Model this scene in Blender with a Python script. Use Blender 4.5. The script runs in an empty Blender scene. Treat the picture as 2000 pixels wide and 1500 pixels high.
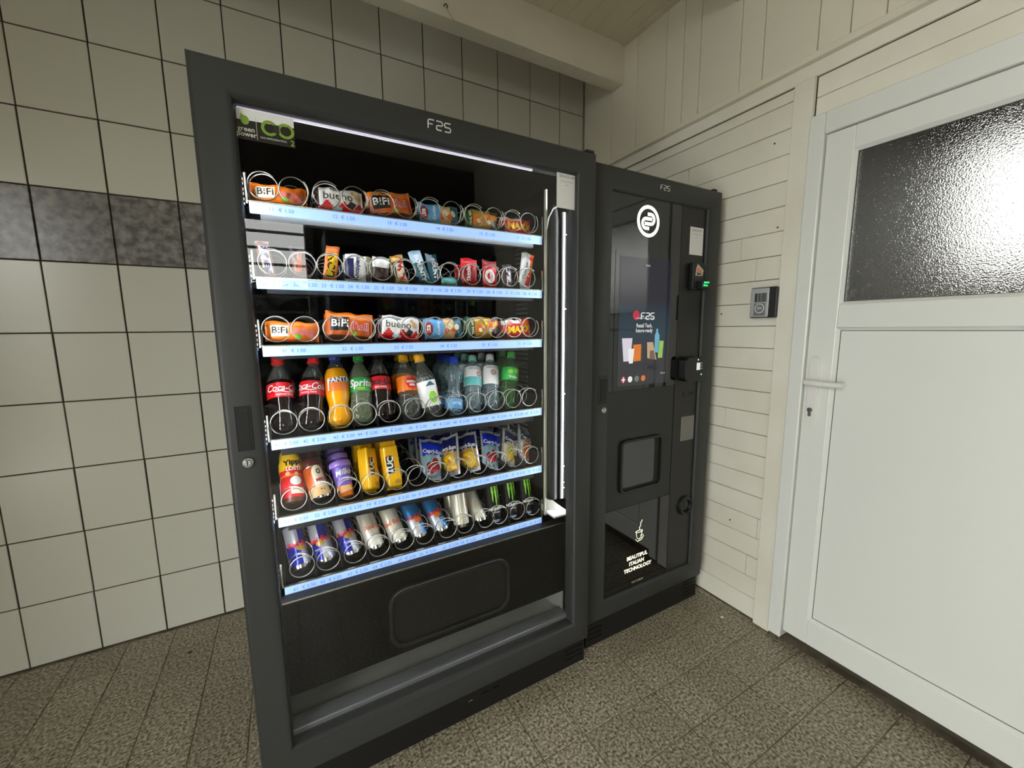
import bpy, math, random
from mathutils import Vector, Matrix
random.seed(7)
D = bpy.data
SC = bpy.context.scene
COL = SC.collection
PI = math.pi

# ------------------------------------------------------------------ camera
cd = D.cameras.new('camera'); cam = D.objects.new('camera', cd); COL.objects.link(cam)
cd.sensor_width = 36.0; cd.lens = 789.14 / 2000 * 36.0; cd.clip_start = 0.02
_w = Vector((0.13066159, -0.505455912, -0.0430994955))
_R = Matrix.Rotation(_w.length, 3, _w.normalized()) @ Matrix(((1, 0, 0), (0, 0, -1), (0, 1, 0)))
_cw = Matrix((_R[0], -_R[1], -_R[2])).transposed().to_4x4()
_cw.translation = (0.927725, -2.062095, 1.245008)
cam.matrix_world = _cw
SC.camera = cam

# ------------------------------------------------------------------ world, exposure
wd = D.worlds.new('overcast_sky'); SC.world = wd; wd.use_nodes = True
_bg = wd.node_tree.nodes['Background']
_bg.inputs['Color'].default_value = (0.975, 0.995, 0.965, 1)
_bg.inputs['Strength'].default_value = 12.2
vs = SC.view_settings
vs.view_transform = 'Standard'; vs.look = 'None'; vs.gamma = 1.0; vs.use_curve_mapping = False
vs.exposure = 0.0
SC.cycles.use_denoising = True
SC.cycles.max_bounces = 10; SC.cycles.diffuse_bounces = 5; SC.cycles.glossy_bounces = 4
SC.cycles.transparent_max_bounces = 24
SC.cycles.caustics_reflective = False; SC.cycles.caustics_refractive = False
SC.cycles.sample_clamp_indirect = 6.0

def area_light(name, loc, direction, sx, sy, power, color=(1, 1, 1), portal=False):
    l = D.lights.new(name, 'AREA'); l.shape = 'RECTANGLE'; l.size = sx; l.size_y = sy; l.energy = power; l.color = color
    if portal: l.cycles.is_portal = True
    o = D.objects.new(name, l); COL.objects.link(o); o.location = loc
    o.rotation_euler = Vector(direction).to_track_quat('-Z', 'Z').to_euler()
    return o
# the doorway behind the photographer (built further down) lets the overcast daylight in
DOOR_X0, DOOR_X1, DOOR_Z1 = 0.45, 1.17, 2.15
FRONT_Y = -3.6
XL = -0.85          # unseen left wall, drawn in close to shade the left floor
SIDE_Y0, SIDE_Y1, SIDE_Z1 = -3.25, -2.18, 2.30     # the side opening in the left wall
area_light('doorway_daylight', ((DOOR_X0 + DOOR_X1) / 2, FRONT_Y - 0.06, DOOR_Z1 / 2), (0, 1, 0), DOOR_X1 - DOOR_X0, DOOR_Z1, 1, portal=True)
area_light('side_daylight', (XL - .06, (SIDE_Y0 + SIDE_Y1) / 2, SIDE_Z1 / 2), (1, 0, 0), SIDE_Y1 - SIDE_Y0, SIDE_Z1, 1, portal=True)

# ------------------------------------------------------------------ materials
def lin(c):
    out = []
    for x in c[:3]:
        x /= 255.0
        out.append(x / 12.92 if x <= 0.04045 else ((x + 0.055) / 1.055) ** 2.4)
    return (*out, 1.0)

def M(name, rgb, rough=0.5, metal=0.0, spec=0.5, coat=0.0, mix=None, bump=None, emit=None, rnd=0.0, alpha_tr=None, sss=0.0):
    """procedural Principled material. mix=(rgb2, scale, lo, hi, detail): noise blend; bump=(scale, strength, dist)"""
    m = D.materials.new(name); m.use_nodes = True
    nt = m.node_tree; N = nt.nodes; L = nt.links
    b = N['Principled BSDF']
    b.inputs['Base Color'].default_value = lin(rgb)
    b.inputs['Roughness'].default_value = rough; b.inputs['Metallic'].default_value = metal
    b.inputs['Specular IOR Level'].default_value = spec; b.inputs['Coat Weight'].default_value = coat
    pos = None
    if mix or bump:
        pos = N.new('ShaderNodeNewGeometry')
    src = None
    if mix:
        n = N.new('ShaderNodeTexNoise'); n.inputs['Scale'].default_value = mix[1]; n.inputs['Detail'].default_value = mix[4] if len(mix) > 4 else 4
        L.new(pos.outputs['Position'], n.inputs['Vector'])
        r = N.new('ShaderNodeValToRGB'); r.color_ramp.elements[0].position = mix[2]; r.color_ramp.elements[1].position = mix[3]
        r.color_ramp.elements[0].color = lin(rgb); r.color_ramp.elements[1].color = lin(mix[0])
        L.new(n.outputs['Fac'], r.inputs['Fac']); src = r.outputs['Color']
        L.new(src, b.inputs['Base Color'])
    if rnd:
        oi = N.new('ShaderNodeObjectInfo'); mr = N.new('ShaderNodeMapRange')
        mr.inputs['To Min'].default_value = 1 - rnd; mr.inputs['To Max'].default_value = 1 + rnd * 0.4
        L.new(oi.outputs['Random'], mr.inputs['Value'])
        mu = N.new('ShaderNodeMix'); mu.data_type = 'RGBA'; mu.blend_type = 'MULTIPLY'; mu.inputs['Factor'].default_value = 1
        if src: L.new(src, mu.inputs['A'])
        else: mu.inputs['A'].default_value = lin(rgb)
        L.new(mr.outputs['Result'], mu.inputs['B']); L.new(mu.outputs['Result'], b.inputs['Base Color'])
    if bump:
        n2 = N.new('ShaderNodeTexNoise'); n2.inputs['Scale'].default_value = bump[0]; n2.inputs['Detail'].default_value = 3
        L.new(pos.outputs['Position'], n2.inputs['Vector'])
        bp = N.new('ShaderNodeBump'); bp.inputs['Strength'].default_value = bump[1]; bp.inputs['Distance'].default_value = bump[2]
        L.new(n2.outputs['Fac'], bp.inputs['Height']); L.new(bp.outputs['Normal'], b.inputs['Normal'])
    if emit:
        b.inputs['Emission Color'].default_value = lin(emit[0]); b.inputs['Emission Strength'].default_value = emit[1]
    return m

def clear(name, tint, haze=0.0, haze_rgb=(255, 255, 255), ior=1.5, rough=0.0, single=False):
    """thin clear plastic or glass: see-through, mirrors by Fresnel, a little haze"""
    m = D.materials.new(name); m.use_nodes = True
    nt = m.node_tree; N = nt.nodes; L = nt.links
    for n in list(N):
        if n.type != 'OUTPUT_MATERIAL': N.remove(n)
    out = [n for n in N if n.type == 'OUTPUT_MATERIAL'][0]
    t = N.new('ShaderNodeBsdfTransparent'); t.inputs['Color'].default_value = lin(tint)
    g = N.new('ShaderNodeBsdfGlossy'); g.inputs['Roughness'].default_value = rough
    f = N.new('ShaderNodeFresnel'); f.inputs['IOR'].default_value = ior
    ge = N.new('ShaderNodeNewGeometry'); mr = N.new('ShaderNodeMapRange'); mr.inputs['To Min'].default_value = ior; mr.inputs['To Max'].default_value = 1 / ior
    L.new(ge.outputs['Backfacing'], mr.inputs['Value']); L.new(mr.outputs['Result'], f.inputs['IOR'])   # same mirror strength from both sides of the thin sheet
    s = N.new('ShaderNodeMixShader')
    if single:      # one mirror surface per sheet: the outer one
        iv = N.new('ShaderNodeMath'); iv.operation = 'SUBTRACT'; iv.inputs[0].default_value = 1.0; L.new(ge.outputs['Backfacing'], iv.inputs[1])
        mu = N.new('ShaderNodeMath'); mu.operation = 'MULTIPLY'; L.new(iv.outputs[0], mu.inputs[0]); L.new(f.outputs[0], mu.inputs[1]); L.new(mu.outputs[0], s.inputs[0])
    else: L.new(f.outputs[0], s.inputs[0])
    base = t.outputs[0]
    if haze:
        d = N.new('ShaderNodeBsdfDiffuse'); d.inputs['Color'].default_value = lin(haze_rgb)
        s0 = N.new('ShaderNodeMixShader'); s0.inputs[0].default_value = haze
        L.new(t.outputs[0], s0.inputs[1]); L.new(d.outputs[0], s0.inputs[2]); base = s0.outputs[0]
    L.new(base, s.inputs[1]); L.new(g.outputs[0], s.inputs[2]); L.new(s.outputs[0], out.inputs['Surface'])
    return m

m_tile = M('white_wall_tile', (214, 212, 198), 0.22, spec=0.45, bump=(6, 0.05, 0.01), rnd=0.03)
m_band = M('grey_marbled_tile', (88, 85, 81), 0.24, mix=((146, 142, 136), 34, 0.38, 0.66, 10), bump=(40, 0.12, 0.004))
m_grout = M('dark_grout', (58, 50, 38), 0.9)
m_ftile = M('speckled_floor_tile', (80, 72, 57), 0.36, mix=((200, 190, 166), 120, 0.36, 0.72, 6), bump=(110, 0.45, 0.004), rnd=0.14)
m_fgrout = M('floor_grout', (128, 118, 100), 0.85, mix=((90, 82, 66), 9, 0.4, 0.6))
m_board = M('painted_board', (234, 231, 217), 0.42, mix=((228, 224, 208), 4, 0.4, 0.6), bump=(14, 0.06, 0.004), rnd=0.03)
m_board2 = M('bounce_tinted_upper_board', (226, 220, 201), 0.5, bump=(14, 0.06, 0.004), rnd=0.03)  # yellow of bounced light put into upper board, ceiling and beam paint
m_ceil = M('bounce_tinted_ceiling_board', (208, 200, 172), 0.6, rnd=0.04)
m_beam = M('bounce_tinted_beam', (228, 221, 202), 0.5, mix=((222, 214, 194), 3, 0.4, 0.6), bump=(9, 0.1, 0.006))
m_gap = M('board_gap_shadow_backing', (70, 62, 48), 0.9)
m_plaster = M('plain_plaster', (205, 200, 188), 0.8)
m_upvc = M('white_door_plastic', (226, 228, 222), 0.28, spec=0.5)
m_steelw = M('white_door_handle_coat', (228, 228, 222), 0.3)
m_charcoal = M('charcoal_powder_coat', (50, 51, 50), 0.46, spec=0.35, bump=(900, 0.04, 0.0005))
m_black = M('black_plastic', (14, 14, 14), 0.4)
m_blackmatt = M('matt_black_liner', (4, 4, 4), 0.6, spec=0.12)
m_blackgloss = M('black_gloss_glass', (6, 6, 6), 0.03, spec=0.6, coat=0.3)
m_recess = M('dark_recess', (4, 4, 4), 0.6)
m_panelblack = M('satin_black_panel', (22, 22, 21), 0.38)
m_deep = M('deep_black_panel', (7, 7, 7), 0.5, spec=0.2)
m_steel = M('brushed_steel', (190, 190, 188), 0.25, metal=1.0)
m_chrome = M('chrome', (225, 225, 220), 0.08, metal=1.0)
m_wire = M('spiral_wire', (176, 174, 166), 0.28, metal=1.0)
m_traymetal = M('tray_metal', (16, 16, 16), 0.4, spec=.25)
m_traybr = M('tray_edge_steel', (215, 213, 200), 0.25, metal=1.0)
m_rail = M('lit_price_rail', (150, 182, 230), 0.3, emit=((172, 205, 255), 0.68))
m_railprint = M('rail_print', (96, 130, 205), 0.4, emit=((96, 140, 225), 0.5))
m_led = M('led_strip', (255, 255, 255), 0.4, emit=((246, 247, 255), 120.0))
m_ledtop = M('led_strip_lid', (255, 255, 255), 0.4, emit=((216, 206, 240), .62))
m_shelffill = M('shelf_fill_glow', (255, 255, 255), 0.4, emit=((250, 250, 255), 26.0))
m_white = M('white_print', (240, 240, 236), 0.5)
m_paper = M('white_paper', (226, 226, 222), 0.6)
m_inkgrey = M('grey_ink', (105, 105, 105), 0.6)
m_ink = M('black_ink', (20, 20, 20), 0.5)
m_greymetal = M('grey_cabinet_floor', (176, 176, 170), 0.35, metal=0.4)
m_greyplate = M('pale_grey_plate', (200, 200, 194), 0.4)
m_glass = clear('front_glass', (250, 251, 250), 0.0, ior=1.50, single=True)
m_pet = clear('clear_plastic', (236, 238, 232), 0.05, (225, 230, 220), ior=1.45, rough=0.06)
m_petwater = clear('water_bottle_plastic', (214, 228, 232), 0.16, (205, 225, 232), ior=1.45, rough=0.08)
m_petgreen = clear('green_bottle_plastic', (120, 190, 110), 0.16, (80, 150, 70), ior=1.45, rough=0.06)
m_petgrey = clear('lemonade_bottle_plastic', (200, 208, 190), 0.24, (176, 186, 150), ior=1.45, rough=0.06)
def P_(n, rgb, rough=0.32, metal=0.0, **k): return M(n, rgb, rough, metal, **k)
red = P_('print_red', (214, 26, 30)); darkred = P_('print_dark_red', (150, 18, 22)); orange = P_('print_orange', (238, 120, 22)); dorange = P_('print_burnt_orange', (200, 92, 24))
yellow = P_('print_yellow', (248, 200, 20)); tucyellow = P_('cracker_wrapper_yellow', (246, 186, 12), 0.3); gold = P_('print_gold', (196, 152, 66), 0.3, 0.3)
blue = P_('print_blue', (28, 50, 190)); navy = P_('print_navy', (20, 28, 84)); sky = P_('print_sky_blue', (96, 164, 214)); teal = P_('print_teal', (90, 176, 166)); dkteal = P_('print_dark_teal', (42, 96, 110))
green = P_('print_green', (30, 164, 62)); lime = P_('print_lime', (140, 214, 50)); dkgreen = P_('print_dark_green', (40, 82, 40)); purple = P_('print_purple', (118, 92, 190)); lilac = P_('lid_lilac', (160, 128, 214), 0.35)
brown = P_('print_brown', (86, 46, 26)); dkbrown = P_('print_dark_brown', (48, 24, 18)); tan = P_('print_tan', (214, 172, 112)); cream = P_('print_cream', (236, 222, 190)); pinky = P_('print_pale_red', (226, 120, 104))
silver = P_('foil_silver', (205, 206, 208), 0.3, 0.45); alu = P_('can_aluminium', (214, 214, 212), 0.2, 1.0); beige = P_('can_beige', (206, 200, 178), 0.3, 0.35); canwhite = P_('can_white', (208, 204, 190), 0.32, 0.2)
rbblue = P_('can_blue', (30, 40, 150), 0.22, 0.45); rbsilver = P_('can_silver', (190, 192, 196), 0.3, 0.5); rbteal = P_('can_teal_blue', (50, 120, 180), 0.24, 0.5); canblack = P_('can_black', (7, 7, 7), 0.42, spec=.15)
m_cola = P_('cola', (22, 10, 8), 0.08); m_fanta = P_('orange_lemonade', (236, 160, 10), 0.1); m_apple = P_('apple_spritzer', (196, 160, 90), 0.1); m_mezzo = P_('cola_orange_mix', (120, 54, 16), 0.08)
capred = P_('cap_red', (226, 30, 30), 0.35); capblue = P_('cap_blue', (30, 70, 200), 0.35); capgreen = P_('cap_green', (46, 170, 60), 0.35); capyellow = P_('cap_yellow', (240, 176, 20), 0.35); capblack = P_('cap_black', (20, 20, 20), 0.35); capwhite = P_('cap_white', (230, 230, 224), 0.35); capmint = P_('cap_mint', (150, 210, 190), 0.35); capnavy = P_('cap_navy', (30, 36, 110), 0.35); capbeige = P_('cap_beige', (224, 206, 180), 0.4); capbrown = P_('lid_brown', (88, 34, 22), 0.35)
aqua = P_('pouch_aqua', (150, 190, 206), .3, .2); bluewhite = P_('wrapper_white', (232, 230, 226), 0.35); black_p = P_('print_black', (18, 18, 18)); pale = P_('print_pale_blue', (176, 206, 226)); washed = P_('reflection_washed_brown', (110, 66, 46))  # washed: brown print with the pale glass reflection put into its colour

# ------------------------------------------------------------------ mesh builder
class MB:
    def __init__(s): s.v = []; s.f = []; s.m = []
    def add(s, vs_, fs, m=0, X=None):
        o = len(s.v)
        s.v += [tuple(X @ Vector(v)) if X else tuple(v) for v in vs_]
        for f in fs: s.f.append(tuple(i + o for i in f)); s.m.append(m)
        return s
    def box(s, x0, x1, y0, y1, z0, z1, m=0, X=None):
        v = [(x, y, z) for z in (z0, z1) for y in (y0, y1) for x in (x0, x1)]
        return s.add(v, [(0, 2, 3, 1), (4, 5, 7, 6), (0, 1, 5, 4), (2, 6, 7, 3), (0, 4, 6, 2), (1, 3, 7, 5)], m, X)
    def lathe(s, prof, n=28, m=0, mf=None, X=None, cap0=True, cap1=True):
        v = []; f = []; mm = []
        for r, z in prof:
            for i in range(n):
                a = 2 * PI * i / n
                v.append((r * math.sin(a), -r * math.cos(a), z))
        for j in range(len(prof) - 1):
            for i in range(n):
                k = (i + 1) % n
                f.append((j * n + i, j * n + k, (j + 1) * n + k, (j + 1) * n + i))
                mm.append(mf(2 * PI * (i + .5) / n, (prof[j][1] + prof[j + 1][1]) / 2, j) if mf else m)
        if cap0: f.append(tuple(range(n))[::-1]); mm.append(mf(0, prof[0][1], -1) if mf else m)
        if cap1: f.append(tuple((len(prof) - 1) * n + i for i in range(n))); mm.append(mf(0, prof[-1][1], 99) if mf else m)
        o = len(s.v)
        s.v += [tuple(X @ Vector(q)) if X else q for q in v]
        for q, k in zip(f, mm): s.f.append(tuple(i + o for i in q)); s.m.append(k)
        return s
    def tube(s, pts, r, n=8, m=0, closed=False, X=None):
        P = [Vector(p) for p in pts]; K = len(P); v = []
        up = None
        for i in range(K):
            a = P[(i - 1) % K] if (closed or i > 0) else P[i]; b = P[(i + 1) % K] if (closed or i < K - 1) else P[i]
            t = (b - a).normalized()
            if up is None:
                up = t.orthogonal().normalized()
            else:
                up = (up - t * up.dot(t)).normalized()
            w = t.cross(up)
            for j in range(n):
                q = 2 * PI * j / n
                v.append(P[i] + (up * math.cos(q) + w * math.sin(q)) * r)
        f = []
        for i in range(K if closed else K - 1):
            i2 = (i + 1) % K
            for j in range(n):
                j2 = (j + 1) % n
                f.append((i * n + j, i * n + j2, i2 * n + j2, i2 * n + j))
        if not closed:
            f.append(tuple(range(n))[::-1]); f.append(tuple((K - 1) * n + j for j in range(n)))
        return s.add(v, f, m, X)
    def grid(s, nu, nv, fn, m=0, mf=None, X=None):
        v = [fn(-1 + 2 * i / nu, -1 + 2 * j / nv) for j in range(nv + 1) for i in range(nu + 1)]
        o = len(s.v); s.v += [tuple(X @ Vector(q)) if X else tuple(q) for q in v]
        for j in range(nv):
            for i in range(nu):
                a = j * (nu + 1) + i
                s.f.append(tuple(o + q for q in (a, a + 1, a + nu + 2, a + nu + 1)))
                s.m.append(mf(-1 + 2 * (i + .5) / nu, -1 + 2 * (j + .5) / nv) if mf else m)
        return s
    def disc(s, fn, cx, cz, rx, rz=None, m=0, n=20, rings=3, inner=0.0):
        rz = rz or rx; o = len(s.v)
        for k in range(rings + 1):
            q = inner + (1 - inner) * k / rings
            for i in range(n):
                a = 2 * PI * i / n
                s.v.append(tuple(fn(cx + rx * q * math.cos(a), cz + rz * q * math.sin(a))))
        for k in range(rings):
            for i in range(n):
                j = (i + 1) % n
                s.f.append((o + k * n + i, o + (k + 1) * n + i, o + (k + 1) * n + j, o + k * n + j)); s.m.append(m)
        return s
    def quad(s, fn, c, m=0, n=8):
        """flat print: a four-cornered patch laid on a surface by fn(x, z)"""
        (ax, az), (bx, bz), (cx, cz), (dx, dz) = c
        def g(u, v):
            u = (u + 1) / 2; v = (v + 1) / 2
            x = (1 - v) * ((1 - u) * ax + u * bx) + v * ((1 - u) * dx + u * cx); z = (1 - v) * ((1 - u) * az + u * bz) + v * ((1 - u) * dz + u * cz)
            return fn(x, z)
        return s.grid(n, max(2, n // 2), g, m)
    def mesh(s, me_v, me_f, fn, m=0):
        o = len(s.v); s.v += [tuple(fn(a, b)) for a, b in me_v]
        for f in me_f: s.f.append(tuple(o + i for i in f)); s.m.append(m)
        return s
    def text(s, body, size, fn, x=0, z=0, m=0, bold=0.0, shear=0.0, rot=0.0, sx=1.0, spacing=1.0):
        vv, ff = text_mesh(body, bold, shear, spacing)
        c, q = math.cos(rot), math.sin(rot)
        return s.mesh([(x + size * (a * sx * c - b * q), z + size * (a * sx * q + b * c)) for a, b in vv], ff, fn, m)
    def data(s, name, mats):
        me = D.meshes.new(name); me.from_pydata(s.v, [], s.f)
        for k in mats: me.materials.append(k)
        for p, k in zip(me.polygons, s.m): p.material_index = k
        return me
    def build(s, name, mats, parent=None, smooth=False, bevel=0.0, loc=None, seg=2):
        if not isinstance(mats, (list, tuple)): mats = [mats]
        me = s.data(name, mats); me.update()
        o = D.objects.new(name, me); COL.objects.link(o)
        if smooth:
            me.polygons.foreach_set('use_smooth', [True] * len(me.polygons))
            me.set_sharp_from_angle(angle=math.radians(40))
        if bevel:
            b = o.modifiers.new('bevel', 'BEVEL'); b.width = bevel; b.segments = seg; b.limit_method = 'ANGLE'
        if parent: o.parent = parent
        if loc: o.location = loc
        return o

_txt = {}
def text_mesh(body, bold=0.0, shear=0.0, spacing=1.0):
    k = (body, bold, shear, spacing)
    if k not in _txt:
        cu = D.curves.new('lettering_outline', 'FONT'); cu.body = body; cu.size = 1.0; cu.align_x = 'CENTER'; cu.align_y = 'CENTER'
        cu.offset = bold; cu.shear = shear; cu.resolution_u = 3; cu.space_character = spacing
        ob = D.objects.new('lettering_outline', cu); COL.objects.link(ob)
        dg = bpy.context.evaluated_depsgraph_get()
        me = D.meshes.new_from_object(ob.evaluated_get(dg))
        _txt[k] = ([(v.co.x, v.co.y) for v in me.vertices], [tuple(p.vertices) for p in me.polygons])
        D.meshes.remove(me); D.objects.remove(ob); D.curves.remove(cu)
    return _txt[k]

def tag(o, label=None, cat=None, group=None, kind=None):
    if label: o['label'] = label
    if cat: o['category'] = cat
    if group: o['group'] = group
    if kind: o['kind'] = kind
    return o
def empty(name, loc=(0, 0, 0)):
    o = D.objects.new(name, None); COL.objects.link(o); o.location = loc; o.empty_display_size = 0.05
    return o
def structure(o): o['kind'] = 'structure'; return o
def planeY(y): return lambda x, z: (x, y, z)
def rrect(x0, x1, z0, z1, r, n=6):
    pts = []
    for cx, cz, a0 in ((x1 - r, z1 - r, 0), (x0 + r, z1 - r, PI / 2), (x0 + r, z0 + r, PI), (x1 - r, z0 + r, 1.5 * PI)):
        for i in range(n + 1):
            a = a0 + PI / 2 * i / n; pts.append((cx + r * math.cos(a), cz + r * math.sin(a)))
    return pts
def slab_y(mb, pts, y0, y1, m=0):
    """extrude an outline in x,z between two depths (y0 = front)"""
    n = len(pts)
    mb.add([(x, y0, z) for x, z in pts] + [(x, y1, z) for x, z in pts],
           [tuple(range(n))[::-1], tuple(range(n, 2 * n))] + [(i, (i + 1) % n, n + (i + 1) % n, n + i) for i in range(n)], m)
def ring_y(mb, outer, inner, y0, y1, m=0):
    """frame between two outlines with the same number of points"""
    n = len(outer)
    v = [(x, y0, z) for x, z in outer] + [(x, y0, z) for x, z in inner] + [(x, y1, z) for x, z in outer] + [(x, y1, z) for x, z in inner]
    f = []
    for i in range(n):
        j = (i + 1) % n
        f += [(i, n + i, n + j, j), (2 * n + i, 2 * n + j, 3 * n + j, 3 * n + i), (i, j, 2 * n + j, 2 * n + i), (n + i, 3 * n + i, 3 * n + j, n + j)]
    mb.add(v, f, m)

# ------------------------------------------------------------------ the room
XR = 2.585; CZ = 2.69
def pad(w, h, t, ch):
    """tile or board lying in x,z, front at y=0 with chamfered rim, body behind"""
    a, b = w / 2, h / 2
    v = [(-a, t, -b), (a, t, -b), (a, t, b), (-a, t, b), (-a, ch, -b), (a, ch, -b), (a, ch, b), (-a, ch, b),
         (-a + ch, 0, -b + ch), (a - ch, 0, -b + ch), (a - ch, 0, b - ch), (-a + ch, 0, b - ch)]
    f = [(3, 2, 1, 0), (0, 1, 5, 4), (1, 2, 6, 5), (2, 3, 7, 6), (3, 0, 4, 7), (4, 5, 9, 8), (5, 6, 10, 9), (6, 7, 11, 10), (7, 4, 8, 11), (8, 9, 10, 11)]
    return v, f
_pad = {}
def piece(name, parent, w, h, t, ch, mat, M4):
    k = (name, round(w, 4), round(h, 4), t, ch, mat.name)
    if k not in _pad:
        me = D.meshes.new(name); v, f = pad(w, h, t, ch); me.from_pydata(v, [], f); me.materials.append(mat); _pad[k] = me
    o = D.objects.new(name, _pad[k]); COL.objects.link(o); o.parent = parent; o.matrix_local = M4
    return o
def face_y(x, y, z): return Matrix.Translation((x, y, z))                                   # faces -y
def face_x(x, y, z): return Matrix.Translation((x, y, z)) @ Matrix.Rotation(-PI / 2, 4, 'Z')   # faces -x, its own x runs along -y
def face_up(x, y, z): return Matrix.Translation((x, y, z)) @ Matrix.Rotation(-PI / 2, 4, 'X')  # faces +z
def face_dn(x, y, z): return Matrix.Translation((x, y, z)) @ Matrix.Rotation(PI / 2, 4, 'X')

# back wall with white tiles and a grey band
wall_back = structure(MB().box(XL - .1, XR + .1, 0.005, 0.12, -0.05, CZ + .1).build('wall_back', m_grout))
rows = [2.69, 2.4926, 2.2429, 1.9932, 1.7435, 1.4942, 1.2445, 0.9949, 0.7452, 0.4955, 0.2458, 0.002]
G = 0.0046
for r in range(len(rows) - 1):
    z1, z0 = rows[r], rows[r + 1]
    for k in range(-4, 13):
        x0, x1 = 0.2 * k, 0.2 * (k + 1)
        if x1 > 2.57: x1 = 2.5695
        x0 = max(x0, XL)
        if x0 > 0.95 and z1 < 1.9 and x1 < 2.5: continue          # hidden behind the machines
        mt = m_band if r == 4 else m_tile
        j = 0.0006 * math.sin(k * 5.1 + r * 3.7)
        piece('wall_tile', wall_back, x1 - x0 - G, z1 - z0 - G, 0.006, 0.0012, mt, face_y((x0 + x1) / 2 + j, 0.0, (z0 + z1) / 2))
structure(MB().box(2.571, XR, -0.012, 0.01, 0, CZ).build('trim_2', m_board))

# floor with speckled tiles
floor = structure(MB().box(XL - .1, XR + .3, FRONT_Y - .1, 0.1, -0.06, -0.0015).build('floor', m_fgrout))
FX, FY, FP, FQ = 1.645, -1.063, 0.1515, 0.1504
for i in range(-16, 8):
    for j in range(-10, 8):
        x0 = FX + FP * i; y0 = FY + FQ * j
        x1 = min(x0 + FP, XR); y1 = min(y0 + FQ, 0.0)
        if x1 - x0 < .02 or y1 - y0 < .02: continue
        if x0 > 0.9 and y0 > -0.85 and x0 < 2.45: continue          # under the machines
        if y0 < -2.05: continue
        piece('floor_tile', floor, x1 - x0 - .0036, y1 - y0 - .0036, 0.004, 0.0009, m_ftile, face_up((x0 + x1) / 2, (y0 + y1) / 2, 0.0))
tag(MB().box(XL, XR, FRONT_Y, FY - 8 * FQ + FQ, -0.002, 0.0).build('paving', m_ftile, floor), kind='stuff')

# right wall: horizontal boards, post, door; vertical boards above a ledge
_wr = MB(); _wr.box(XR + .006, XR + .1, -1.29, 0.05, -0.05, CZ + .1); _wr.box(XR + .006, XR + .1, FRONT_Y - .1, -2.215, -0.05, CZ + .1); _wr.box(XR + .006, XR + .1, -2.215, -1.29, 1.90, CZ + .1); _wr.box(XR + .035, XR + .1, -2.215, -1.29, -0.05, .08)
wall_right = structure(_wr.build('wall_right', m_gap))
zs = [0.003, 0.0967, 0.185, 0.2772, 0.3645, 0.4535, 0.5444, 0.632, 0.7189, 0.807, 0.8957, 0.9835, 1.0714, 1.1587, 1.2466, 1.336, 1.4245, 1.512, 1.6006, 1.6895, 1.7778, 1.8707, 1.9581, 2.0471, 2.088]
joints = {2: -1.132, 4: -1.166, 7: -1.185, 9: -0.995, 16: -1.085, 17: -1.02, 5: -0.7, 12: -0.6, 20: -0.45, 21: -0.75, 22: -0.42, 19: -0.3}
PY = -1.188
for k in range(len(zs) - 1):
    cuts = [0.0] + ([joints[k]] if k in joints else []) + [PY]
    for a, b in zip(cuts[:-1], cuts[1:]):
        piece('board', wall_right, abs(b - a) - .0016, zs[k + 1] - zs[k] - 0.0022, 0.012, 0.0012, m_board, face_x(XR - 0.0012 * ((k * 7) % 3) / 2, (a + b) / 2, (zs[k] + zs[k + 1]) / 2))
for a, b in ((1.955, 2.021), (2.021, 2.088)):
    piece('board', wall_right, 1.06, b - a - .002, 0.012, 0.0012, m_board, face_x(XR - .002, -1.255 - .53, (a + b) / 2))
vy = [0.0, -0.245, -0.427, -0.607, -0.7035, -0.789, -0.973, -1.064, -1.248, -1.341, -1.431, -1.61, -1.70, -1.885, -2.07, -2.25, -2.43, -2.61, -2.8, -3.0, -3.2, -3.4, -3.6]
for a, b in zip(vy[:-1], vy[1:]):
    piece('upper_board', wall_right, abs(b - a) - .003, 2.69 - 2.158, 0.02, 0.0014, m_board2, face_x(XR - 0.014, (a + b) / 2, (2.158 + 2.69) / 2))
structure(MB().box(XR - .034, XR, FRONT_Y, 0, 2.136, 2.160).build('trim_3', m_board2, bevel=.003))
structure(MB().box(XR - .010, XR, FRONT_Y, 0, 2.090, 2.136).build('trim_4', m_board))
structure(MB().box(XR - .02, XR, -1.2515, PY, 0.004, 2.09).build('trim_5', m_board, bevel=.002))
structure(MB().box(XR - .02, XR, -2.32, -2.2565, 0.004, 2.09).build('trim_6', m_board, bevel=.002))
for k in range(14):
    piece('board', wall_right, 1.28 - .002, 0.148, 0.012, 0.0012, m_board, face_x(XR, -2.32 - .64, 0.003 + .15 * k + .074))

# the white door with pebbled glass
m_gasket = M('grey_gasket', (92, 92, 88), .7)
door = structure(empty('door_1', (XR, -1.303, 0)))
def dbox(name, y0, y1, z0, z1, x0, x1, mat, bev=.003, par=None):
    return MB().box(x0 - XR, x1 - XR, y0 + 1.303, y1 + 1.303, z0, z1).build(name, mat, par or door, bevel=bev)
DY1 = -2.203
fr = MB()
fr.box(-.032, .05, .002, .0505, 0.02, 1.953); fr.box(-.032, .05, DY1 + 1.303 - .052, DY1 + 1.303 - .0025, 0.02, 1.953); fr.box(-.032, .05, DY1 + 1.303 - .0025, .002, 1.883, 1.953)
fr.build('door_frame', m_upvc, door, bevel=.004)
dbox('stile', -1.386, -1.3045, .053, 1.880, XR - .022, XR + .03, m_upvc); dbox('stile', DY1, -2.12, .053, 1.880, XR - .022, XR + .03, m_upvc)
dbox('rail', -2.12, -1.386, 1.809, 1.880, XR - .022, XR + .03, m_upvc); dbox('rail', -2.12, -1.386, 1.2388, 1.3162, XR - .022, XR + .03, m_upvc); dbox('rail', -2.12, -1.386, .053, .1515, XR - .022, XR + .03, m_upvc)
dbox('panel', -2.112, -1.394, .159, 1.231, XR - .012, XR + .02, m_upvc, .001)
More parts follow.
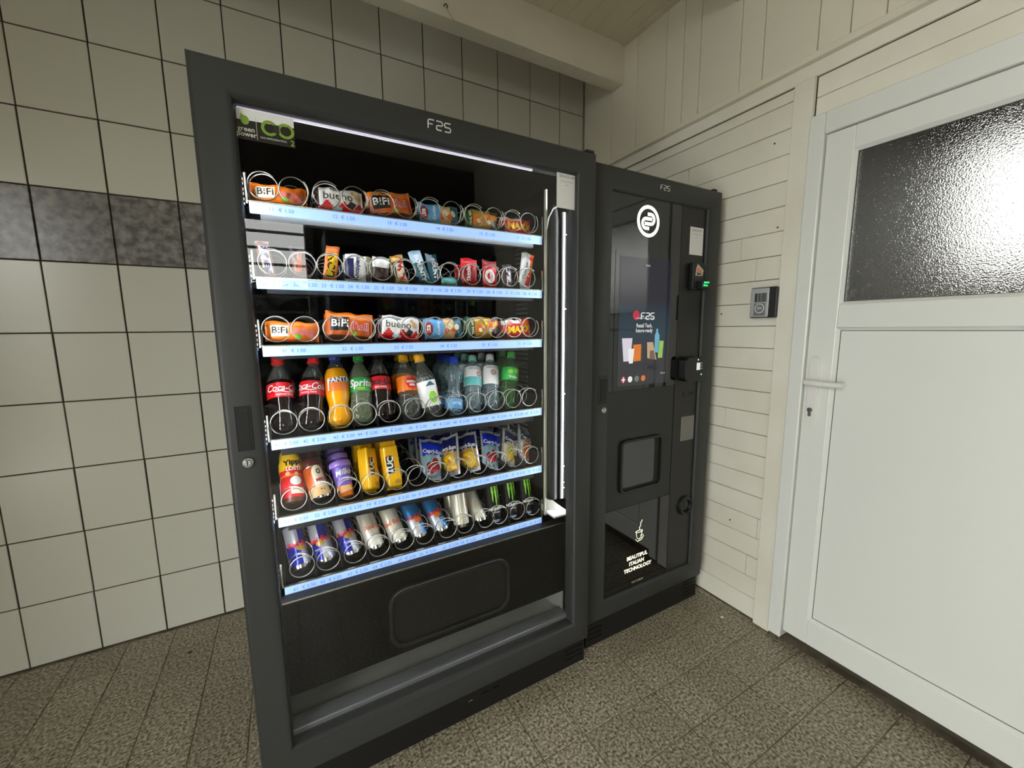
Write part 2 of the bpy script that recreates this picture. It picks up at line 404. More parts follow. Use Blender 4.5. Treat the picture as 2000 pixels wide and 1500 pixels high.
for nm, z0, z1 in (('glazing_bead', 1.3162, 1.809), ('panel_bead', .1515, 1.2388)):
    b = MB(); o1 = [(-2.12 + 1.303, z0), (-1.386 + 1.303, z0), (-1.386 + 1.303, z1), (-2.12 + 1.303, z1)]; e = .009
    i1 = [(-2.12 + 1.303 + e, z0 + e), (-1.386 + 1.303 - e, z0 + e), (-1.386 + 1.303 - e, z1 - e), (-2.12 + 1.303 + e, z1 - e)]
    n = 4
    v = [(-.0215, y, z) for y, z in o1] + [(-.0135, y, z) for y, z in i1] + [(0, y, z) for y, z in i1]
    b.add(v, [(i, (i + 1) % 4, 4 + (i + 1) % 4, 4 + i) for i in range(4)] + [(4 + i, 4 + (i + 1) % 4, 8 + (i + 1) % 4, 8 + i) for i in range(4)])
    b.build(nm, m_upvc, door)
    g_ = MB(); ya, yb_ = -2.12 + 1.303 + e, -1.386 + 1.303 - e; za, zb = z0 + e, z1 - e; xx = -.0128
    g_.box(xx, xx + .006, ya, yb_, za, za + .0022); g_.box(xx, xx + .006, ya, yb_, zb - .0022, zb); g_.box(xx, xx + .006, ya, ya + .0022, za, zb); g_.box(xx, xx + .006, yb_ - .0022, yb_, za, zb); g_.build('gasket', m_gasket, door)
# pebbled glass: sky and the added dark blocks show through its bumps
m_peb = D.materials.new('pebbled_glass'); m_peb.use_nodes = True
_n = m_peb.node_tree.nodes; _l = m_peb.node_tree.links; _b = _n['Principled BSDF']
_b.inputs['Base Color'].default_value = lin((142, 142, 138)); _b.inputs['Roughness'].default_value = 0.05; _b.inputs['Transmission Weight'].default_value = 1.0; _b.inputs['IOR'].default_value = 1.45
_g = _n.new('ShaderNodeNewGeometry'); _t = _n.new('ShaderNodeTexNoise'); _t.inputs['Scale'].default_value = 300; _t.inputs['Detail'].default_value = 1.5
_l.new(_g.outputs['Position'], _t.inputs['Vector'])
_u = _n.new('ShaderNodeBump'); _u.inputs['Strength'].default_value = 0.9; _u.inputs['Distance'].default_value = 0.0012
_l.new(_t.outputs['Fac'], _u.inputs['Height']); _l.new(_u.outputs['Normal'], _b.inputs['Normal'])
dbox('pane', -2.112, -1.394, 1.324, 1.801, XR - .010, XR - .004, m_peb, 0)
# handle plate, lever, lock cylinder
pl = MB(); pts = rrect(-.047, -.015, .899, 1.138, .0155)
n = len(pts); pl.add([(-.030, y, z) for y, z in pts] + [(-.022, y, z) for y, z in pts], [tuple(range(n)), tuple(range(n, 2 * n))[::-1]] + [(i, n + i, n + (i + 1) % n, (i + 1) % n) for i in range(n)])
plate = pl.build('handle_plate', m_steelw, door, bevel=.0015)
MB().tube([(-.030, -.030, 1.047), (-.062, -.030, 1.047)], .009, 12).build('lever_neck', m_steelw, plate, smooth=True)
MB().tube([(-.064, -.022, 1.048), (-.066, -.040, 1.048), (-.066, -.090, 1.047), (-.064, -.135, 1.047)], .0105, 12).build('lever', m_steelw, plate, smooth=True)
k = MB(); k.tube([(-.036, -.031, .947), (-.024, -.031, .947)], .0085, 16); k.box(-.035, -.024, -.0355, -.0265, .924, .945)
kc = k.build('lock_cylinder', m_steel, plate, smooth=True)
MB().box(-.0368, -.035, -.032, -.030, .942, .952).build('key_slot', m_recess, plate)
tag(door, kind='structure')

# small door terminal on the boards
t = empty('access_terminal', (XR, -1.142, 1.337)); tag(t, 'small grey and black access terminal on the white board wall', 'access terminal')
o_ = rrect(-.049, .049, -.058, .058, .006)
b = MB(); n = len(o_)
def slab_x(mb, pts, x0, x1):
    n = len(pts); mb.add([(x0, -y, z) for y, z in pts] + [(x1, -y, z) for y, z in pts], [tuple(range(n)), tuple(range(n, 2 * n))[::-1]] + [(i, n + i, n + (i + 1) % n, (i + 1) % n) for i in range(n)])
slab_x(b, o_, -.034, -.001); b.build('case', m_black, t, bevel=.002)
b = MB(); slab_x(b, rrect(-.046, .022, -.055, .055, .004), -.0375, -.0335); b.build('face_plate', M('terminal_silver', (176, 178, 178), .35, .5), t, bevel=.001)
b = MB(); slab_x(b, [(-.030, .002), (.014, .002), (.014, .036), (-.030, .036)], -.0385, -.037); b.build('display', m_blackgloss, t)
b = MB(); b.tube([(-.0382, -(-.010 + .017 * math.cos(a * PI / 12)), -.022 + .017 * math.sin(a * PI / 12)) for a in range(24)], .0012, 6, closed=True); b.build('ring_mark', m_white, t)
b = MB(); slab_x(b, [(-.032, -.050), (.012, -.050), (.012, -.002), (-.032, -.002)], -.038, -.037); b.build('reader_field', M('terminal_grey', (118, 120, 120), .4), t)
b = MB(); b.text('PIN', .012, lambda x, z: (-.0386, -(x - .010), z - .022)); b.build('lettering', m_white, t)

# ceiling, beams
ceiling = structure(MB().box(XL - .1, XR + .1, FRONT_Y - .1, .1, CZ + .012, CZ + .1).build('ceiling', m_gap))
cx = 2.5365
while cx > 0.3:
    piece('ceiling_board', ceiling, 0.0875 - .0018, -FRONT_Y, 0.012, 0.001, m_ceil, face_dn(cx - .04375, FRONT_Y / 2, CZ)); cx -= 0.0875
MB().box(XL, cx, FRONT_Y, 0, CZ, CZ + .012).build('plain_lining', m_ceil, ceiling)
structure(MB().box(2.5375, XR, FRONT_Y, 0, CZ - .006, CZ + .02).build('trim_7', m_ceil, bevel=.004))
for k, (y0, y1) in enumerate(((-.335, -.253), (-1.03, -.946), (-1.9, -1.815), (-2.75, -2.665))):
    bm_ = MB().box(XL, XR - .012, y0, y1, 2.506, CZ + .01).build('ceiling_beam', m_beam, bevel=.004)
    structure(bm_)

# left wall and the front wall with the wide doorway behind the photographer
wl = MB(); wl.box(XL - .1, XL, FRONT_Y - .1, SIDE_Y0, -.05, CZ + .1); wl.box(XL - .1, XL, SIDE_Y1, .1, -.05, CZ + .1); wl.box(XL - .1, XL, SIDE_Y0, SIDE_Y1, SIDE_Z1, CZ + .1)
structure(wl.build('wall_left', M('pale_plaster', (196, 192, 182), .8)))
wf = MB(); wf.box(XL, DOOR_X0, FRONT_Y - .1, FRONT_Y, -.05, CZ + .1); wf.box(DOOR_X1, XR + .1, FRONT_Y - .1, FRONT_Y, -.05, CZ + .1); wf.box(DOOR_X0, DOOR_X1, FRONT_Y - .1, FRONT_Y, DOOR_Z1, CZ + .1)
structure(wf.build('wall_front', M('front_wall_wood', (84, 78, 68), .7)))
m_frame = M('doorway_frame_paint', (120, 124, 126), .4)
fr = MB(); fr.box(DOOR_X0, DOOR_X0 + .06, FRONT_Y - .11, FRONT_Y + .01, 0, DOOR_Z1); fr.box(DOOR_X1 - .06, DOOR_X1, FRONT_Y - .11, FRONT_Y + .01, 0, DOOR_Z1); fr.box(DOOR_X0, DOOR_X1, FRONT_Y - .11, FRONT_Y + .01, DOOR_Z1 - .06, DOOR_Z1)
structure(fr.build('trim_8', m_frame))
hd = MB()  # added dark mass where the photographer's mirror image would be
def _hf(u, v):
    x = .5 + u * 3.6; z = -.06 + (v + 1) / 2 * 2.1
    return (x, .22 * math.sin(x * 9 + z * 5) * math.cos(z * 11 + x * 3) * (1 if v < .9 else .3) + (0 if v < .95 else -.25), z + .06 * math.sin(x * 13))
hd.grid(60, 20, _hf); hg = hd.build('standin', M('dark_standin', (30, 36, 22), .8, mix=((14, 18, 10), 20, .4, .6)), smooth=True); hg.location = (0, -7.9, 0)
tag(hg, 'added dark hedge in the yard behind the slatted screen', 'standin')
# the machine standing opposite, seen only mirrored in the snack machine's glass
op = empty('opposite_machine', (1.88, -3.38, 0)); tag(op, 'grey vending machine standing opposite, mirrored in the snack machine glass', 'vending machine')
m_opg = M('opposite_grey', (92, 96, 100), .45)
b = MB(); b.box(-.66, -.30, -.19, .17, .02, 1.95); b.box(.58, .66, -.19, .17, .02, 1.95); b.box(-.30, .58, -.19, .17, 1.84, 1.95); b.box(-.30, .58, -.19, .17, .02, .36); b.build('cabinet', m_opg, op, bevel=.006)
MB().box(-.30, .58, -.185, -.17, .36, 1.84).build('back', m_blackmatt, op)
MB().box(-.56, -.33, .168, .173, .30, 1.86).build('payment_panel', m_blackgloss, op)
MB().box(-.585, -.465, .174, .176, 1.075, 1.215).build('notice', m_paper, op)
MB().box(-.30, .58, .155, .16, .36, 1.84).build('glass', m_glass, op)
for x0, x1 in ((-.30, -.272), (.540, .58)): MB().box(x0, x1, .145, .168, .36, 1.84).build('window_lip', m_opg, op)
for x0, x1 in ((-.299, -.293), (.573, .579)): MB().box(x0, x1, .10, .12, .40, 1.82).build('light_strip', M('opposite_led', (255, 255, 255), .4, emit=((240, 246, 255), 75.0)), op)
OC = [purple, navy, lime, sky, brown, dorange, yellow, pale]
for si, (z, nm) in enumerate(((.50, 'lowest'), (.98, 'middle'), (1.36, 'upper'))):
    MB().box(-.29, .57, -.16, .12, z - .02, z).build('shelf', m_opg, op); MB().box(-.29, .57, .12, .13, z - .045, z + .004).build('shelf_rail', P_('opposite_rail%d' % si, (150, 160, 175), .4), op)
    for q in range(9): MB().box(-.285 + .105 * q, -.277 + .105 * q, -.15, .12, z, z + .17).build('divider', m_greyplate, op)
# outside the white door: added dark wall, roof and fence that block sky behind the pane
m_skyblock = M('dark_sky_block', (46, 40, 34), .7)
structure(MB().box(XR + .1, 4.35, -1.24, -1.18, -.05, 2.3).build('sky_block_wall', m_skyblock)); structure(MB().box(XR + .1, 4.1, -3.2, -1.18, 2.12, 2.2).build('sky_block_roof', m_skyblock))
structure(MB().box(XR + .1, 14, -16, 8, -.14, -.05).build('side_ground', M('side_paving', (84, 80, 74), .8)))
structure(MB().box(5.5, 5.6, -6, 4, -.05, 1.72).build('sky_block_fence', m_skyblock))
# outside: dark yard, a slatted screen against the bright sky, a hedge added behind to darken the mirror
structure(MB().box(-12, 14, -16, FRONT_Y - .1, -.12, -.06).build('yard_ground', M('yard_asphalt', (58, 56, 54), .85, mix=((44, 43, 41), 3, .4, .6))))
yb = empty('slatted_screen', (0.8, -4.7, 0)); tag(yb, 'slatted screen in the yard outside, seen mirrored in the machine glass', 'screen')
m_slat = M('grey_slat', (110, 112, 116), .5)
for k in range(9):
    MB().box(-1.3, 1.3, 0, .03, 1.42 + .155 * k, 1.442 + .155 * k).build('slat', m_slat, yb)
for x in (-1.28, 1.28): MB().box(x - .03, x + .03, -.03, .0, -.06, 2.75).build('post', m_slat, yb)
# ------------------------------------------------------------------ snack machine
SNK = empty('vending_machine', (1.3065, -0.60, 0)); OX, OY = 1.3065, -0.60
tag(SNK, 'large dark grey glass-fronted snack vending machine with lit shelves', 'vending machine')
class W(MB):
    """builds in room coordinates, then hangs the part on the machine"""
    def part(s, name, mats, parent=SNK, ox=OX, oy=OY, **k):
        s.v = [(x - ox, y - oy, z) for x, y, z in s.v]
        return s.build(name, mats, parent, **k)
F1 = -1.02
# cabinet shell, open at the front
w = W(); w.box(.803, .835, -.968, -.12, .115, 1.779); w.box(1.778, 1.810, -.968, -.12, .115, 1.779); w.box(.803, 1.810, -.968, -.12, 1.745, 1.779); w.box(.803, 1.810, -.15, -.12, .115, 1.779); w.box(.803, 1.810, -.968, -.12, .115, .165)
w.part('cabinet', m_charcoal)
w = W(); w.box(.835, .8405, -.96, -.35, .166, 1.744); w.box(1.7725, 1.7775, -.96, -.35, .166, 1.744); w.box(.8405, 1.7725, -.36, -.35, .166, 1.744); w.box(.8405, 1.7725, -.96, -.36, 1.738, 1.744)
w.part('liner', m_blackmatt)
for k in range(7):
    x = .875 + k * .118
    W().box(x + .002, x + .116, -.368, -.361, 1.30, 1.66).part('back_panel', m_blackmatt, bevel=.002)
W().box(.8405, 1.7725, -.372, -.361, 1.664, 1.736).part('back_panel', m_blackmatt)
# plinth with slots
w = W(); w.box(.84, 1.8235, -.986, -.15, 0.004, .112); w.part('plinth', m_black)
for k in range(4): W().box(1.735, 1.815, -.9885, -.9855, .030 + .018 * k, .036 + .018 * k).part('plinth_slot', m_recess)
for k in range(2): W().box(1.40 + .04 * k, 1.425 + .04 * k, -.9885, -.9855, .062, .066).part('plinth_slot', m_recess)
W().box(1.352, 1.366, -.9895, -.9855, .061, .065).part('plinth_clip', m_steel)
# door frame: front face, rounded lips
def frame_part(x0, x1, z0, z1, ix0, ix1, iz0, iz1, y0, y1, lip, mat, parent, ox, oy, name='door_frame'):
    w = W(); c = .010
    A = [(x0, z0), (x1, z0), (x1, z1), (x0, z1)]; I = [(ix0, iz0), (ix1, iz0), (ix1, iz1), (ix0, iz1)]
    def off(P, d): return [(P[0][0] + d, P[0][1] + d), (P[1][0] - d, P[1][1] + d), (P[2][0] - d, P[2][1] - d), (P[3][0] + d, P[3][1] - d)]
    loops = [(A, y1), (A, y0 + c), (off(A, c * .35), y0 + c * .35), (off(A, c), y0), (off(I, -c), y0), (off(I, -c * .35), y0 + c * .35), (I, y0 + c), (off(I, lip), y0 + .022), (off(I, lip), y1)]
    v = [(x, y, z) for P, y in loops for x, z in P]; f = []
    for l in range(len(loops) - 1):
        for i in range(4):
            j = (i + 1) % 4; f.append((l * 4 + i, l * 4 + j, l * 4 + 4 + j, l * 4 + 4 + i))
    for i in range(4):
        j = (i + 1) % 4; f.append((len(loops) * 4 - 4 + i, len(loops) * 4 - 4 + j, j, i))
    w.add(v, f); return w.part(name, mat, parent, ox, oy, smooth=True)
frame_part(.797, 1.8165, .117, 1.7838, .8665, 1.747, .198, 1.714, F1, -.969, .002, m_charcoal, SNK, OX, OY)
pane = W().box(.862, 1.7515, -.998, -.992, .140, 1.722).part('glass_pane', m_glass)
# F2S badge in round strokes
def badge(mb, x0, z0, h, y, r, X=None):
    wd = h * .78; g = h * .30
    def S(pts): mb.tube([(x0 + px * h, y, z0 + pz * h) for px, pz in pts], r, 6)
    S([(0, 0), (0, .78), (.08, .95), (.2, 1), (.75, 1)]); S([(0, .5), (.55, .5)])
    b = 1.05; S([(b, 1), (b + .6, 1), (b + .75, .9), (b + .75, .62), (b + .62, .5), (b + .15, .5), (b, .38), (b, .12), (b + .12, 0), (b + .62, 0)])
    b = 2.1; S([(b + .75, 1), (b + .15, 1), (b, .88), (b, .62), (b + .12, .5), (b + .62, .5), (b + .75, .38), (b + .75, .12), (b + .62, 0), (b, 0)])
w = W(); badge(w, 1.2735, 1.7405, .0205, F1 - .001, .0016); w.part('badge', P_('badge_silver', (206, 206, 204), .35))
# recessed pull and lock on the left stile
w = W(); w.box(.8155, .8485, -1.0212, -1.0185, .983, 1.083); pull = w.part('pull_handle', m_black, bevel=.002)
W().box(.8215, .8415, -1.0222, -1.0210, .994, 1.072).part('recess', m_recess, pull)
W().box(.8255, .842, -1.0228, -1.0212, 1.070, 1.082).part('ledge', m_panelblack, pull)
W().box(.8255, .842, -1.0228, -1.0212, .984, .995).part('ledge', m_panelblack, pull)
def lock(x, y, z, parent, ox, oy, s=1.0):
    X = Matrix.Translation((x, y, z)) @ Matrix.Rotation(PI / 2, 4, 'X')
    w = W(); w.lathe([(.0125 * s, 0), (.0125 * s, .002), (.0105 * s, .005), (.0085 * s, .005), (.008 * s, .004)], 24, X=X); l = w.part('lock', m_steel, parent, ox, oy, smooth=True)
    w = W(); w.lathe([(.0075 * s, .003), (.0075 * s, .007), (.006 * s, .009)], 20, X=X); w.part('barrel', m_chrome, l, ox, oy, smooth=True)
    w = W(); w.box(-.0012, .0012, -.005, .005, .0088, .0094, X=X); w.part('key_slot', m_recess, l, ox, oy)
lock(.8327, F1, .9565, SNK, OX, OY)
w = W(); w.box(1.780, 1.812, -1.012, -.985, 1.7838, 1.793); w.part('hinge', m_black, bevel=.003)
W().box(1.800, 1.822, -.99, -.975, .107, .116).part('hinge', m_steel, bevel=.002)

# lights along the door opening
for nm, x0, x1 in (('left', .8420, .8450), ('right', 1.7690, 1.7720)):
    W().box(x0, x1, -.967, -.9605, .60, 1.70).part('light_strip', m_led)
W().box(.872, 1.60, -.985, -.979, 1.7072, 1.7118).part('lid_light', m_ledtop)
W().box(.870, 1.745, -.986, -.979, .166, .172).part('sill_light', P_('sill_strip', (220, 222, 232), .3, emit=((205, 205, 235), .55)))
W().box(.862, 1.752, -.978, -.930, .150, .2135).part('sill_rail', P_('sill_grey', (120, 122, 126), .35, .4), bevel=.003)
W().box(.8405, 1.7725, -.93, -.60, .186, .192).part('cabinet_floor', m_greymetal)
w = W(); w.box(1.748, 1.7545, -.945, -.60, .19, .40); w.part('end_plate', m_greymetal)
# lower delivery panel with the rounded flap
w = W(); w.box(.8405, 1.7725, -.950, -.938, .288, .555); w.part('delivery_panel', m_deep)
w = W(); ring_y(w, rrect(1.128, 1.522, .312, .500, .050), rrect(1.139, 1.511, .323, .489, .040), -.964, -.949); fl = w.part('flap_rim', m_panelblack, bevel=.003)
w = W(); slab_y(w, rrect(1.139, 1.511, .323, .489, .040), -.9515, -.9495); w.part('flap', m_recess, fl)
W().box(.8405, 1.7725, -.951, -.915, .548, .556).part('shelf_sill', m_traymetal)
W().box(.8405, 1.7725, -.9535, -.951, .5535, .5565).part('sill_edge', m_traybr)
# black lift column at the right, with a steel edge and a dark mirror panel
W().box(1.694, 1.700, -.915, -.905, .58, 1.69).part('column_edge', P_('column_edge_steel', (226, 224, 206), .35, .6))
w = W(); w.lathe([(.020, .64), (.020, 1.60), (.016, 1.63), (.006, 1.645)], 24, X=Matrix.Translation((1.722, -.915, 0))); w.part('column', P_('column_black', (16, 16, 15), .5, spec=.2), smooth=True)
W().box(1.742, 1.768, -.938, -.93, .64, 1.62).part('mirror_panel', m_blackgloss)
for z in (.68, .70, .76, 1.02, 1.31, 1.55): W().lathe([(.0022, 0), (.0022, .002)], 8, X=Matrix.Translation((1.7585, -.9385, z)) @ Matrix.Rotation(PI / 2, 4, 'X')).part('screw', m_chrome)
w = W(); w.tube([(1.694, -.92, 1.565), (1.698, -.925, 1.600), (1.712, -.93, 1.628), (1.735, -.932, 1.642), (1.762, -.932, 1.648)], .0022, 8); w.part('cable', P_('cable_grey', (190, 190, 184), .4), smooth=True)
w = W(); w.box(1.698, 1.768, -.965, -.86, .588, .594); w.add([(1.702, -.905, .594), (1.765, -.945, .594), (1.702, -.905, .652)], [(0, 1, 2)]); w.part('lift_plate', m_greyplate)
w = W()
for k in range(60): w.box(1.690, 1.6935, -.80, -.72, .62 + .0165 * k, .628 + .0165 * k)
tag(w.part('vent_rib', P_('vent_grey', (70, 74, 66), .5)), kind='stuff')
# notched rails at the left side
for x, y in ((.8445, -.925), (.8445, -.80)):
    W().box(x - .002, x + .003, y - .006, y + .006, .58, 1.70).part('side_rail', m_steel)

# trays
TZ = {1: 1.548, 2: 1.376, 3: 1.214, 4: .979, 5: .773, 6: .581}
TX0, TX1, TF = .875, 1.682, -.905
LANES = {1: [.906, .970, 1.043, 1.110, 1.180, 1.243, 1.312, 1.380, 1.447, 1.516, 1.580, 1.640],
         2: [.912, .977, 1.040, 1.103, 1.168, 1.232, 1.306, 1.366, 1.436, 1.503, 1.568, 1.634],
         3: [.908, .972, 1.045, 1.112, 1.182, 1.246, 1.314, 1.382, 1.449, 1.518, 1.582, 1.642],
         4: [.907, .971, 1.043, 1.104, 1.172, 1.245, 1.318, 1.382, 1.447, 1.514, 1.578, 1.640],
         5: [.915, .984, 1.050, 1.116, 1.184, 1.245, 1.310, 1.378, 1.447, 1.518, 1.585, 1.648],
         6: [.920, .985, 1.055, 1.123, 1.196, 1.260, 1.335, 1.395, 1.470, 1.522, 1.590, 1.655]}
PRICE = {1: '1.50', 2: '1.50', 3: '1.50', 4: '2.00', 5: '2.50', 6: '2.50'}
RAD = {1: .0315, 2: .0305, 3: .0315, 4: .0305, 5: .030, 6: .030}
_sp = {}
def spiral_mesh(r, flip):
    if (r, flip) not in _sp:
        mb = MB(); n = 22; turns = 5.4; pitch = .078
        pts = []
        for i in range(int(turns * n) + 1):
            a = 2 * PI * i / n
            tr = i / n; dep = .010 * tr if tr < 1 else .010 + pitch * (tr - 1)
            pts.append((r * math.cos(a * flip + PI * .25), dep, r * math.sin(a * flip + PI * .25)))
        mb.tube(pts, .0014, 6); me = mb.data('spiral', [m_wire])
        me.polygons.foreach_set('use_smooth', [True] * len(me.polygons)); _sp[(r, flip)] = me
    return _sp[(r, flip)]
for t_, z in TZ.items():
    fd = .014 if t_ > 3 else 0; w = W(); w.box(TX0, TX1, TF, -.40, z - .010 - fd, z - .004 - fd)
    tray = w.part('tray', m_traymetal)
    W().box(TX0, TX0 + .002, TF, -.42, z - .012, z + .035).part('tray_side', m_traymetal, tray)
    W().box(TX1 - .002, TX1, TF, -.42, z - .012, z + .035).part('tray_side', m_traymetal, tray)
    W().box(TX0 - .006, TX0 - .002, TF - .002, TF + .002, z - .01, z + .058).part('side_wire', m_traybr, tray)
    W().box(TX1 + .002, TX1 + .006, TF - .002, TF + .002, z - .01, z + .058).part('side_wire', m_traybr, tray)
    for kk in range(6): W().box(TX0 - .020, TX0 - .008, TF - .006 + .004 * (kk % 2), TF, z - .015 + .011 * kk, z - .009 + .011 * kk).part('side_hook', m_traybr, tray)
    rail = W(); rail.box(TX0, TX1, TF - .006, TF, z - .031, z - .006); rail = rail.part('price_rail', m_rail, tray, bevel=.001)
    W().box(TX0 - .003, TX1 + .003, TF - .007, TF, z - .006, z - .0035).part('rail_lip', m_traybr, tray)
    W().box(TX0 + .02, TX1 - .02, TF + .016, TF + .04, z - .040 - fd, z - .012 - fd).part('under_rail', P_('reflected_bar_grey', (90, 90, 84), .4, .5) if t_ == 1 else m_traymetal, tray)  # top tray: grey colour imitates a reflected bar below the rail
    if t_ < 6: W().box(TX0 + .01, TX1 - .01, TF + .001, TF + .009, z - .0185 - fd * .5, z - .0165 - fd * .5).part('shelf_fill_light', m_shelffill, tray)  # added light, hidden by the rail, to brighten the goods below
    w = W(); lanes = LANES[t_]
    two = t_ in (1, 3)
    for k in range(0, len(lanes), 2 if two else 1):
        cx = (lanes[k] + lanes[k + 1]) / 2 if two else lanes[k]
        num = '%d%s' % (t_, (str(k // 2 + 1) if two else str(k + 1)) if k < 9 else str((k + 1) % 10))
        w.text(num, .0125, planeY(TF - .0068), cx - .019, z - .0185, bold=.01); w.text('\u20ac ' + PRICE[t_], .0125, planeY(TF - .0068), cx + .012, z - .0185, bold=.01)
    tag(w.part('price_lettering', m_railprint, tray), kind='stuff')
    for k, x in enumerate(lanes):
        o = D.objects.new('spiral', spiral_mesh(RAD[t_], 1 if k % 2 == 0 or not two else -1)); COL.objects.link(o); o.parent = tray
        o.location = (x - OX, TF + .001 - OY, z + RAD[t_] + .0035)
        if k:
            mx = (x + lanes[k - 1]) / 2
            if not two or k % 2 == 0: W().box(mx - .0012, mx + .0012, TF + .002, -.45, z - .004, z + .018).part('lane_divider', m_traymetal, tray)

# stickers on the glass
st = empty('service_sticker', (1.715, -.9985, 1.6635)); tag(st, 'white service sticker on the top right corner of the snack machine glass', 'sticker')
MB().box(-.0375, .0375, -.0006, 0, -.0525, .0525).build('paper', m_paper, st)
w = MB(); w.text('SERVICE APP', .0105, planeY(-.0009), 0, .040); w.build('heading', m_inkgrey, st)
w = MB(); w.text('Scan to open our shop', .0052, planeY(-.0009), 0, .026); w.text('here', .0052, planeY(-.0009), 0, .016); w.build('small_print', m_inkgrey, st)
st = empty('refrigerant_sticker', (.9235, -.9985, 1.672)); tag(st, 'dark green power refrigerant sticker on the top left corner of the glass', 'sticker')
w = MB(); w.box(-.0525, .0525, -.0006, 0, -.029, .031); w.build('film', P_('sticker_film', (34, 34, 31), .2), st)
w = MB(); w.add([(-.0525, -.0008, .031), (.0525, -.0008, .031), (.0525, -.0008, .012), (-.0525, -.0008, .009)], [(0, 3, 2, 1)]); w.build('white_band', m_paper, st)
w = MB(); lg = P_('sticker_green', (122, 156, 46), .4)
w.disc(planeY(-.0012), .0055, .002, .0155, .0155, 0, 28, 2, .62); w.disc(planeY(-.0012), .036, .002, .0165, .0155, 0, 28, 2, .64); w.text('2', .016, planeY(-.0012), .0475, -.021, bold=.02)
w.quad(planeY(-.0013), [(-.047, .012), (-.037, .001), (-.030, .008), (-.044, .022)], 0, 2); w.disc(planeY(-.0012), -.038, .009, .0075, .009, 0, 16, 1)
tag(w.build('emblem', lg, st), kind='stuff')
w = MB(); w.quad(planeY(-.0014), [(.0125, -.006), (.024, -.006), (.024, .010), (.0125, .010)], 0, 2); w.build('letter_gap', P_('sticker_film2', (34, 34, 31), .3), st)
w = MB(); w.text('green', .0135, planeY(-.0012), -.037, -.0085, bold=.015); w.text('power', .0135, planeY(-.0012), -.037, -.0185, bold=.015); w.text('GAS REFRIGERATION', .0052, planeY(-.0012), .012, -.0195, bold=.01)
w.box(-.0186, -.0178, -.0013, -.001, -.026, .02); w.build('lettering', P_('sticker_pale', (196, 196, 180), .5), st)

# ------------------------------------------------------------------ coffee machine
CO = empty('coffee_machine', (2.17, -.55, 0)); CX, CY = 2.17, -.55
tag(CO, 'narrow black hot drinks machine with tall touch screen beside the door', 'coffee machine')
F2 = -.98
def cp(w, name, mat, parent=None, **k): return w.part(name, mat, parent or CO, CX, CY, **k)
cp(W().box(1.836, 2.500, -.93, -.15, .115, 1.778), 'cabinet', m_charcoal, bevel=.003)
cp(W().box(1.860, 2.512, -.951, -.16, .004, .112), 'plinth', m_black)
for k in range(5): cp(W().box(2.425, 2.505, -.9535, -.9505, .022 + .017 * k, .028 + .017 * k), 'plinth_slot', m_recess)
for k in range(3): cp(W().box(1.875, 1.94, -.9535, -.9505, .030 + .020 * k, .036 + .020 * k), 'plinth_slot', m_recess)
frame_part(1.832, 2.506, .125, 1.782, 1.9265, 2.4285, .198, 1.7055, F2, -.93, .003, m_charcoal, CO, CX, CY)
PF = -.966
cp(W().box(1.925, 2.2842, PF, PF + .03, .195, .5515), 'lower_glass', m_blackgloss)
cp(W().box(1.925, 2.2842, PF + .001, PF + .03, .5525, 1.0130), 'dispenser_panel', m_panelblack)
cp(W().box(1.925, 2.2842, PF, PF + .03, 1.0140, 1.71), 'upper_glass', m_blackgloss)
cp(W().box(2.2868, 2.432, PF, PF + .03, .195, 1.71), 'payment_panel', m_panelblack)
cp(W().box(2.455, 2.480, -.972, -.945, 1.782, 1.790), 'hinge', m_black, bevel=.003)
cp(W().box(2.488, 2.520, -.962, -.945, .108, .116), 'hinge', m_black, bevel=.003)
w = W(); badge(w, 2.1455, 1.7375, .0165, F2 - .001, .0012); cp(w, 'badge', P_('badge_silver2', (206, 206, 204), .35))
pull = cp(W().box(1.872, 1.918, -.9812, -.9785, .974, 1.078), 'pull_handle', m_black, bevel=.002)
cp(W().box(1.882, 1.910, -.9824, -.9811, .986, 1.066), 'recess', m_recess, pull)
lock(1.898, F2, .9545, CO, CX, CY, .95)
# lit round emblem
glow = P_('lit_emblem', (255, 255, 248), .5, emit=((255, 252, 236), 1.35))
em = W(); em.disc(planeY(PF - .0008), 2.105, 1.626, .0565, .0555, 0, 40, 2, .78)
em = cp(em, 'lit_ring', glow)
def stroke(pts, wd, cx, cz, s, y, n=6):
    """flat wide stroke in x,z with square ends"""
    v = []; P = [Vector((cx + a * s, cz + b * s)) for a, b in pts]
    for i, p in enumerate(P):
        t = (P[min(i + 1, len(P) - 1)] - P[max(i - 1, 0)]).normalized(); nn = Vector((-t.y, t.x)) * wd / 2
        v += [(p.x + nn.x, y, p.y + nn.y), (p.x - nn.x, y, p.y - nn.y)]
    return v, [(2 * i, 2 * i + 1, 2 * i + 3, 2 * i + 2) for i in range(len(P) - 1)]
def arc(cx, cz, r, a0, a1, n=10): return [(cx + r * math.cos(math.radians(a0 + (a1 - a0) * i / n)), cz + r * math.sin(math.radians(a0 + (a1 - a0) * i / n))) for i in range(n + 1)]
upper = [(-.08, .42)] + arc(.22, .14, .29, 90, -90) + [(-.32, -.15)]
for sgn in (1, -1):
    w = W(); v, f = stroke([(a * sgn, b * sgn) for a, b in upper], .0115, 2.105, 1.626, .058, PF - .0008); w.add(v, f); cp(w, 'lit_stroke', glow, em)
